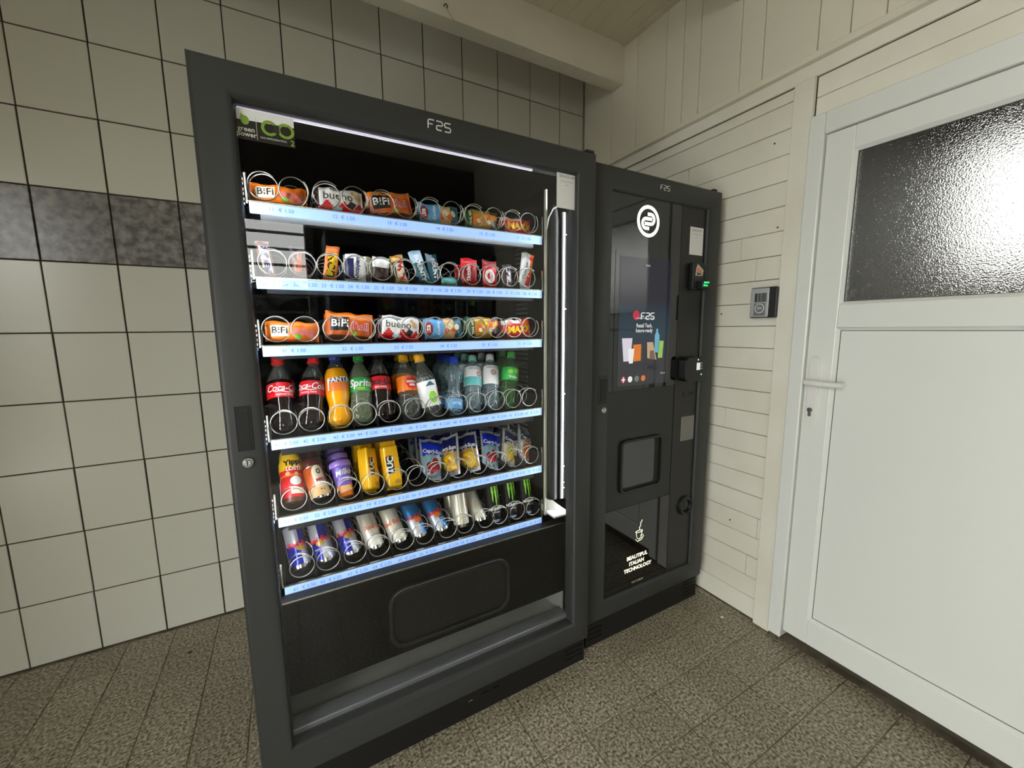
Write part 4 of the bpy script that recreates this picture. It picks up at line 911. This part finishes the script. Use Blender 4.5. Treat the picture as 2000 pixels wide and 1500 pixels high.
def pillow(w_, h, t, crimp='z', power=2.6, wob=.0012, seed=0):
    def surf(x, z, side=-1, eps=0.0):
        u = min(1, abs(2 * x / w_)); v = min(1, abs(2 * z / h - 1))
        if crimp == 'z': v = min(1, v / .88)
        elif crimp == 'x': u = min(1, u / .90)
        b = (max(0, 1 - u ** power)) ** .55 * (max(0, 1 - v ** (power + .6))) ** .55
        wb = wob * math.sin(x * 260 + seed * 1.7 + z * 90) * math.cos(z * 210 + seed) * (0.3 + b)
        return (x, side * (t / 2 * b + .0006 + eps) + side * wb, z)
    return surf
def bag(o, w_, h, t, mats, mf=None, crimp='z', seed=0, taper=1.0, nu=16, nv=20, skew=0.0):
    """filled wrapper with flat crimped ends; origin at bottom centre"""
    s0 = pillow(w_, h, t, crimp, seed=seed)
    def warp(p):
        x, y, z = p; k = taper + (1 - taper) * (z / h)
        q = (z / h) ** 3
        return (x * k + skew * z, y + .0016 * math.sin(x * 210 + seed) * q, z + q * .0022 * math.sin(x * 120 + seed * 2.1))
    fr = lambda x, z, eps=0.0: warp(s0(x, z, -1, eps)); bk = lambda x, z, eps=0.0: warp(s0(x, z, 1, eps))
    b = MB(); b.grid(nu, nv, lambda u, v: fr(u * w_ / 2, (v + 1) * h / 2), 0, mf); b.grid(nu, nv, lambda u, v: bk(-u * w_ / 2, (v + 1) * h / 2), 0, (lambda u, v: mf(-u, v)) if mf else None)
    b.build('wrapper', mats, o, smooth=True)
    return lambda x, z: fr(x, z, .0007)
def cracker(o, seed):
    h, w_, t = .148, .046, .040
    b = MB(); b.box(-w_ / 2, w_ / 2, -t / 2, t / 2, .006, h - .014); b.build('pack', tucyellow, o, bevel=.007, seg=3)
    f = planeY(-t / 2 - .0006)
    c = MB()
    for z0, z1, d in ((h - .016, h, 1), (0, .007, -1)):
        for k in range(9): c.box(-w_ / 2 + k * w_ / 9, -w_ / 2 + (k + 1) * w_ / 9, -.003 + .0016 * (k % 2), -.001 + .0016 * (k % 2), z0, z1 + .002 * math.sin(k * 2.1 + seed))
    c.build('crimp', tucyellow, o)
    w = MB(); w.add([(x, -t / 2 - .0004, z) for x, z in rrect(-.019, .004, .048, .102, .007)], [tuple(range(28))[::-1]]); w.build('logo_field', black_p, o)
    w = MB(); w.text('TUC', .025, planeY(-t / 2 - .0009), -.0075, .074, bold=.05, rot=PI / 2 - .15); w.build('lettering', m_white, o)
    w = MB(); w.disc(planeY(-t / 2 - .0009), -.016, .098, .004, .003, 0, 12, 1); w.build('red_mark', red, o)
    w = MB(); w.disc(f, .008, .022, .009, .007, 0, 14, 1); w.build('cracker_print', gold, o)
    w = MB(); w.box(.010, .0105, -t / 2 - .0008, -t / 2, .02, .125); w.build('seam', gold, o)
def pouch(o, kind, seed):
    w_, h, t = .086, .140, .030
    mats = [silver, navy if kind != 'cherry' else blue, {'cherry': aqua, 'mango': gold, 'yellow': cream, 'orange': bluewhite}[kind]]
    f = bag(o, w_, h, t, mats, lambda u, v: 0 if v > .86 or abs(u) > .92 or v < -.86 else (1 if v > .22 - .15 * abs(u) else 2), 'z', seed, taper=.72, nu=18, nv=24)
    w = MB(); w.text('Capri-Sun', .0185, lambda x, z: (lambda p: (p[0], p[1] - .0006, p[2]))(f(x, z)), 0, h * .655, bold=.03, rot=-.05); w.build('lettering', m_white, o)
    w = MB()
    fz = h * .30
    if kind == 'cherry':
        for x, z in ((-.012, fz), (.004, fz + .004), (.016, fz - .004), (-.003, fz - .012), (.008, fz + .016)): w.disc(f, x * 1.25, z, .0125, .0125, 0, 16, 3)
        w.build('fruit_print', darkred, o)
        w = MB(); w.quad(f, [(-.026, h * .15), (.026, h * .17), (.026, h * .22), (-.026, h * .19)], 0, 8); w.build('red_band', red, o)
    elif kind == 'orange':
        w.disc(f, .0, fz, .032, .029, 0, 22, 5); w.build('fruit_print', orange, o)
        w = MB(); w.quad(f, [(-.026, h * .54), (.026, h * .54), (.026, h * .60), (-.026, h * .60)], 0, 8); w.build('orange_band', orange, o)
    else:
        w.disc(f, .002, fz, .029, .027, 0, 22, 5); w.build('fruit_print', yellow, o)
        w = MB(); w.disc(f, .004, fz, .010, .010, 0, 16, 3, .4); w.disc(f, -.012, fz + .012, .008, .007, 0, 12, 2); w.build('fruit_detail', orange if kind == 'mango' else lime, o)
    w = MB(); w.tube([(.020, -.014, h * .62), (.024, -.013, h * .30)], .0018, 6); w.build('straw', pale, o)
row5 = [(.9118, (0, .115, .145), milk_bottle, 'bottle', 'milk_drink_bottle', 'red and yellow banana milk bottle with beige cap', .1, 1, .0305), (.9826, (-.021, .065, .086), coffee_can, 'can', 'coffee_can', 'brown iced coffee can with a cream label', .1, 3, .0275), (1.0475, (-.010, .056, .094), milk_cup, 'cup', 'chocolate_milk_cup', 'purple chocolate milk cup with lilac lid', 0, 3, .022),
        (1.114, (.003, .070, .130), lambda o: cracker(o, 1), 'packet', 'cracker_packet', 'yellow cracker packet turned to show its narrow side', .75, 2, .02), (1.183, (-.005, .045, .132), lambda o: cracker(o, 2), 'packet', 'cracker_packet', 'yellow cracker packet facing forward, left of the empty spiral', .12, 2, .02),
        (1.306, (.026, .080, .105), lambda o: pouch(o, 'cherry', 1), 'pouch', 'juice_pouch', 'blue and silver cherry juice pouch just right of the empty spiral', .1, 2, .012), (1.376, (.014, .078, .110), lambda o: pouch(o, 'mango', 2), 'pouch', 'juice_pouch', 'juice pouch turned sideways, second of the pouches', -.85, 2, .012), (1.447, (.006, .080, .108), lambda o: pouch(o, 'mango', 3), 'pouch', 'juice_pouch', 'navy juice pouch with orange fruit, third of the pouches', -.6, 2, .012),
        (1.515, (.040, .078, .105), lambda o: pouch(o, 'cherry', 4), 'pouch', 'juice_pouch', 'cherry juice pouch with red band, fourth of the pouches', .15, 2, .012), (1.583, (.062, .080, .092), lambda o: pouch(o, 'yellow', 5), 'pouch', 'juice_pouch', 'juice pouch with yellow fruit, fifth of the pouches', .35, 2, .012), (1.650, (.050, .080, .090), lambda o: pouch(o, 'orange', 6), 'pouch', 'juice_pouch', 'juice pouch with a whole orange, at the right end of its tray', .6, 1, .012)]
for k, (x, v, fn, cat, nm, lab, yaw, nb, r) in enumerate(row5):
    for back in range(nb + 1):
        o = put(nm, lab if not back else '%s place behind the %s' % (ordn[back - 1], lab.split(',')[0].replace(' with', ' that has', 1)), cat, FG, x, 5, v, r, y=-.866 + .076 * back + .012 * (cat == 'pouch'), yaw=yaw + (.35 * math.sin(k + back * 2.2) if back else 0))
        fn(o)

# ---- bars on the second tray
SG = 'chocolate bars on the second tray'
def bar(o, w_, h, t, mats, mf, word, wmat, size, rot, seed, bold=.04, wx=0, wz=None, shear=0, field=None):
    f = bag(o, w_, h, t, mats, mf, 'z', seed, nu=10, nv=18)
    if field:
        fm, x0, x1, z0, z1 = field; w = MB(); w.quad(f, [(x0, z0), (x1, z0), (x1, z1), (x0, z1)], 0, 8); w.build('name_panel', fm, o)
    if word:
        w = MB(); w.text(word, size, (lambda x, z: (lambda p: (p[0], p[1] - .0004, p[2]))(f(x, z))), wx, wz if wz else h * .5, bold=bold, rot=rot, shear=shear); w.build('lettering', wmat, o)
    return f
C1 = lambda u, v: 0
bars = [
 (.9035, (-.013, .020, .094), lambda o: bar(o, .030, .094, .016, [washed], C1, 'SNICKERS', navy, .0165, -PI / 2, 1, field=(bluewhite, -.010, .010, .012, .080)), 'brown nut bar leaning left at the left end of its tray', 0),
 (.973, (-.006, .018, .086), lambda o: bar(o, .034, .088, .016, [dkbrown, washed], lambda u, v: 0 if v > .2 else 1, 'Balisto', dorange, .0195, PI / 2 * .93, 2), 'dark brown biscuit bar with orange lettering', 0),
 (1.0385, (.016, .009, .096), lambda o: bar(o, .034, .094, .016, [orange, black_p, yellow], lambda u, v: 0 if v > .45 or v < -.8 else (2 if -.4 < u < .5 else 0), 'LION', black_p, .0270, PI / 2, 3, wz=.040, field=(yellow, -.011, .011, .008, .074)), 'orange and yellow caramel bar with crumpled top', 0),
 (1.105, (.004, .008, .08), lambda o: bar(o, .054, .076, .018, [bluewhite, navy], lambda u, v: 1 if (u < -.1 and -.8 < v < .72) else 0, 'Knoppers', navy, .0165, PI / 2 * .95, 4, bold=.03, wx=.002, field=(bluewhite, -.006, .010, .006, .070)), 'white and navy wafer packet', 0),
 (1.170, (.006, .006, .08), lambda o: (bar(o, .046, .072, .018, [dkbrown, bluewhite], lambda u, v: 1 if v > .25 else 0, None, red, .006, 0, 5, bold=.02), ), 'white-topped brown hazelnut bar beside the wafer packet', 0),
 (1.232, (-.014, .012, .086), lambda o: bar(o, .038, .084, .016, [gold, dkbrown], lambda u, v: 0 if v > .5 or v < -.6 else 1, 'TWIX', red, .0250, -PI / 2 * 1.0, 6, field=(cream, -.012, .012, .008, .060)), 'golden bar with red lettering', 0),
 (1.300, (-.030, .010, .098), lambda o: bar(o, .036, .102, .016, [pale, dkteal], lambda u, v: 0 if v > .3 else 1, 'BOUNTY', m_white, .0190, -PI / 2, 7), 'pale blue coconut bar leaning left', 0),
 (1.338, (-.012, .010, .098), lambda o: bar(o, .038, .098, .016, [dkteal, pale], lambda u, v: 1 if v > .5 and u < .2 else 0, 'BOUNTY', m_white, .0185, -PI / 2, 8), 'dark teal coconut bar right of the leaning pale blue bar', .018),
 (1.374, (.0, .02, .03), lambda o: bar(o, .060, .034, .018, [teal, dkteal], lambda u, v: 0 if v < .3 else 1, None, red, .01, 0, 9), 'low teal packet lying in its spiral', 0),
 (1.440, (.002, .008, .088), lambda o: bar(o, .056, .090, .020, [darkred, red], lambda u, v: 1 if v > .35 else 0, 'Skittles', m_white, .0180, PI / 2, 10, bold=.02, wx=-.006), 'dull red sweets bag with rounded lettering', 0),
 (1.511, (.002, .008, .088), lambda o: (lambda f: (MB().disc(f, -.003, .038, .018, .022, 0, 20, 3, .55).build('roundel', bluewhite, o)))(bar(o, .052, .088, .016, [red, darkred], lambda u, v: 1 if v > .55 else 0, 'KitKat', m_white, .0130, PI / 2, 11)), 'bright red wafer bar with a white roundel', 0),
 (1.5765, (.003, .012, .082), lambda o: bar(o, .034, .082, .016, [dkbrown], C1, 'SNICKERS', navy, .0125, PI / 2, 12, field=(bluewhite, -.007, .007, .010, .072)), 'narrow dark bar with white name panel near the right end', 0),
 (1.6365, (.020, .004, .120), lambda o: (lambda f: (MB().quad(f, [(-.002, .016), (.014, .012), (.016, .052), (.004, .058)], 0, 6).build('red_patch', red, o), MB().disc(f, .012, .106, .008, .006, 0, 12, 2).build('red_heart', red, o)))(bar(o, .044, .122, .018, [bluewhite, orange], lambda u, v: 1 if (u > .45 and v > -.2) else 0, 'Chocolate', dkbrown, .0135, PI / 2 * .92, 13, bold=.01, wx=-.006, wz=.062, shear=.2)), 'tall white and orange chocolate bar at the right end', 0)]
for k, (x, v, fn, lab, dy) in enumerate(bars):
    o = put('chocolate_bar', lab, 'bar', SG, x, 2, v, .006, y=-.872 + dy, yaw=(0, 0, .2, 0, 0, .1, -.1, .2, 0, .05, .1, 0, -.1)[k]); fn(o)
for k, (x, mt, what) in enumerate(((1.168, cream, 'white-topped hazelnut bar'), (1.236, gold, 'golden bar'), (1.578, dkbrown, 'narrow dark bar'), (1.105, bluewhite, 'white and navy wafer packet'), (1.440, red, 'red sweets bag'))):
    o = put('chocolate_bar', 'same wrapper standing directly behind the %s' % what, 'bar', SG, x, 2, (0.002, .008, .09), .006, y=-.80, yaw=.2); bar(o, .044, .082, .016, [mt], C1, None, red, .01, 0, 20 + k)

# ---- lying packets on the first and third trays
def lying(o, w_, h, t, mats, mf, seed, skew=0): return bag(o, w_, h, t, mats, mf, 'x', seed, nu=26, nv=12)
def up(f, e=.0005): return lambda x, z: (lambda p: (p[0], p[1] - e, p[2]))(f(x, z))
def bifi(o, h, seed):
    f = lying(o, .122, h, .030, [orange, dorange], lambda u, v: 1 if v < -.75 else 0, seed)
    w = MB(); w.quad(f, [(-.048, h * .22), (-.010, h * .24), (-.008, h * .78), (-.050, h * .76)], 0, 8); w.build('name_panel', cream, o)
    w = MB(); w.text('BiFi', .023 if h < .06 else .026, up(f), -.029, h * .52, bold=.022, spacing=1.08); w.build('lettering', black_p, o)
    w = MB(); w.disc(f, .018, h * .45, .024, h * .20, 0, 18, 3); w.disc(f, .042, h * .38, .012, h * .22, 0, 14, 3); w.build('sausage_print', pinky, o)
    w = MB(); w.disc(up(f), .012, h * .24, .009, h * .12, 0, 10, 2); w.build('leaf_print', lime, o)
def bifiroll(o, h, seed):
    f = lying(o, .122, h, .034, [dorange, orange, brown], lambda u, v: 1 if v > .45 else (2 if v < -.6 else 0), seed)
    w = MB(); w.quad(f, [(-.048, h * .30), (-.002, h * .34), (-.002, h * .80), (-.048, h * .82)], 0, 8); w.build('name_panel', black_p, o)
    w = MB(); w.text('BiFi', .028, up(f), -.025, h * .57, bold=.022, spacing=1.08); w.build('lettering', m_white, o)
    w = MB(); w.text('Roll', .026, up(f), .028, h * .50, bold=.06); w.build('second_lettering', m_white, o)
    w = MB(); w.text('Roll', .026, up(f, .0010), .028, h * .50, bold=.02); w.build('second_lettering_fill', red, o)
    w = MB(); w.disc(f, .012, h * .24, .006, h * .08, 0, 10, 2); w.build('leaf_print', lime, o)
def bueno(o, h, seed):
    f = lying(o, .116, h, .028, [bluewhite, red, dkbrown], lambda u, v: 1 if (v < -.45 + .25 * math.sin(u * 9)) else (2 if u < -.82 else 0), seed)
    w = MB(); w.text('bueno', .029, up(f), -.004, h * .60, bold=.0); w.text('Kinder', .0095, up(f), -.01, h * .86, bold=.02); w.build('lettering', dkbrown, o)
    w = MB(); w.quad(up(f), [(.014, h * .22), (.030, h * .12), (.040, h * .36), (.026, h * .46)], 0, 6); w.build('chocolate_print', dkbrown, o)
    w = MB(); w.disc(up(f), .044, h * .66, .009, h * .14, 0, 12, 2); w.disc(up(f), .034, h * .80, .006, h * .09, 0, 12, 2); w.build('hazelnut_print', tan, o)
    w = MB(); w.quad(f, [(-.020, h * .06), (.004, h * .06), (.004, h * .16), (-.020, h * .16)], 0, 4); w.build('blue_print', pale, o)
def cookies(o, h, seed):
    f = lying(o, .122, h, .030, [sky, tan, dkteal], lambda u, v: 0 if u < .0 else (1 if u < .55 else 2), seed)
    w = MB(); w.disc(f, -.046, h * .48, .011, h * .34, 0, 18, 3); w.build('name_roundel', darkred, o)
    w = MB(); w.text('LEIB', .0125, up(f), -.046, h * .48, bold=.03, rot=PI / 2); w.text('Cookies', .0125, up(f), -.018, h * .50, bold=.02, rot=PI / 2); w.build('lettering', m_white, o)
    for k in range(4): w = MB(); w.disc(up(f), .006 + .012 * k, h * (.35 + .22 * (k % 2)), .009, h * .16, 0, 12, 2); w.build('cookie_print', cream if k % 2 else dorange, o)
def nuts(o, h, seed):
    f = lying(o, .116, h, .032, [gold, dkbrown, orange, dkgreen], lambda u, v: 3 if u < -.55 else (2 if abs(v - u * .4) < .28 else (0 if u < .5 else 1)), seed)
    w = MB(); w.text('TRAIL MIX', .0100, up(f), -.038, h * .5, bold=.03, rot=PI / 2); w.build('lettering', cream, o)
    for k in range(6): w = MB(); w.disc(up(f), -.014 + .012 * k, h * (.35 + .3 * ((k * 7) % 3) / 2), .007, h * .11, 0, 10, 2); w.build('nut_print', (cream, tan, yellow)[k % 3], o)
def maxi(o, h, seed):
    f = lying(o, .108, h, .030, [red, yellow, bluewhite], lambda u, v: 2 if v > .55 and u < .2 else 0, seed)
    w = MB(); w.text('MAXX', .030, up(f), .004, h * .40, bold=.06, shear=.1); w.build('lettering', yellow, o)
    w = MB(); w.disc(f, .036, h * .66, .014, h * .24, 0, 14, 3); w.build('sausage_print', orange, o)
    w = MB(); w.disc(f, -.030, h * .76, .010, h * .14, 0, 12, 2); w.build('pale_print', pinky, o)
PG = 'snack packets on the first and third trays'
for t_, items in ((1, [(.938, .050, bifi, 'orange sausage snack packet at the left end of the top tray', 0), (1.0765, .064, bueno, 'white and red chocolate packet on the top tray', 0), (1.211, .074, bifiroll, 'orange and brown sausage roll packet on the top tray', -.012), (1.348, .060, cookies, 'blue cookie packet on the top tray', 0), (1.484, .062, nuts, 'gold and dark nut packet on the top tray', 0), (1.611, .052, maxi, 'red and yellow snack packet at the right end of the top tray', 0)]),
                 (3, [(.942, .052, bifi, 'orange sausage snack packet at the left end of the third tray', .004), (1.0775, .076, bifiroll, 'orange and brown sausage roll packet on the third tray', .010), (1.213, .068, bueno, 'white and red chocolate packet on the third tray', .012), (1.350, .062, cookies, 'blue and tan cookie packet on the third tray', 0), (1.484, .068, nuts, 'gold nut packet on the third tray', 0), (1.611, .060, maxi, 'red and yellow snack packet at the right end of the third tray', -.006)])):
    for k, (x, h, fn, lab, roll) in enumerate(items):
        o = put('snack_packet', lab, 'packet', PG, x, t_, (roll, .018, .1), .008, y=-.872, lift=.004 + abs(roll) * .05); fn(o, h, k + t_)
        if fn in (bifiroll, bueno, nuts, maxi):
            o = put('snack_packet', 'matching packet behind the %s' % lab.replace(' on the', ' of the').replace(' snack', ''), 'packet', PG, x + .006, t_, (roll * .5, .03, .1), .008, y=-.80, lift=.003); fn(o, h * .97, k + t_ + 9)

# ---- packets in the machine opposite
for z, nm in ((.50, 'lowest'), (.98, 'middle'), (1.36, 'upper')):
    for q in range(8):
        o = empty('crisp_packet', (1.88 - .23 + .105 * q, -3.31, z)); tag(o, 'packet in slot %s of the %s shelf in the machine opposite' % (ordn[q], nm), 'packet', 'packets in the machine opposite'); o.rotation_euler.z = PI
        f = bag(o, .080, .135 + .01 * (q % 3), .035, [OC[(q * 3 + int(z * 10)) % 8], OC[(q + 2) % 8]], lambda u, v: 1 if abs(v) < .3 else 0, 'z', q)
        w = MB(); w.disc(f, 0, .06, .018, .02, 0, 12, 2); w.build('print', (cream, red, m_white)[q % 3], o)

# ---- small things lying about
SCRAP = (2.478, -1.112, 0); INSECT = (.5075, -.20, 0); HOOK = (1.5843, -.335, 2.542); NAILS = ((-1.123, 1.925), (-1.157, 1.616), (-.95, 1.30), (-1.05, .40))
ps = MB(); ps.add([(0, 0, .004), (.012, .002, .001), (.016, .010, .005), (.006, .013, .002), (-.004, .008, .006), (.006, .006, .009)], [(0, 1, 5), (1, 2, 5), (2, 3, 5), (3, 4, 5), (4, 0, 5)]); o = ps.build('paper_scrap', m_paper); o.location = SCRAP
tag(o, 'tiny crumpled white paper scrap on the floor near the door post', 'paper scrap')
ins = MB(); ins.lathe([(0, -.008), (.002, -.006), (.0026, 0), (.0016, .005), (0, .007)], 10, X=Matrix.Translation((0, 0, .003)) @ Matrix.Rotation(PI / 2, 4, 'Y'), cap0=False, cap1=False)
for k in range(3):
    for sg in (-1, 1): ins.tube([(-.003 + .003 * k, 0, .003), (-.004 + .004 * k, sg * .004, .005), (-.005 + .005 * k, sg * .008, .0004)], .0004, 5)
o = ins.build('dead_insect', m_ink); o.location = INSECT; o.rotation_euler.z = .6; tag(o, 'tiny dark insect lying on the floor by the tiled wall', 'insect')
hk = empty('beam_hook', HOOK); tag(hk, 'small screw hook with a bit of wire on the ceiling beam', 'hook')
MB().tube([(0, .004, 0), (0, -.012, 0), (.004, -.018, -.002), (.009, -.017, -.008), (.008, -.012, -.012)], .0022, 8).build('hook', m_ink, hk, smooth=True)
MB().tube([(.002, -.012, -.004), (.012, -.010, -.018), (.030, -.006, -.032), (.044, -.002, -.044)], .0008, 6).build('wire', m_inkgrey, hk)
for y, z in NAILS: MB().lathe([(.0035, 0), (.003, .0015), (0, .002)], 10, X=Matrix.Translation((XR - .0012, y, z)) @ Matrix.Rotation(-PI / 2, 4, 'Y'), cap1=False).build('nail_head', M('rusty_nail', (70, 58, 44), .7), wall_right)
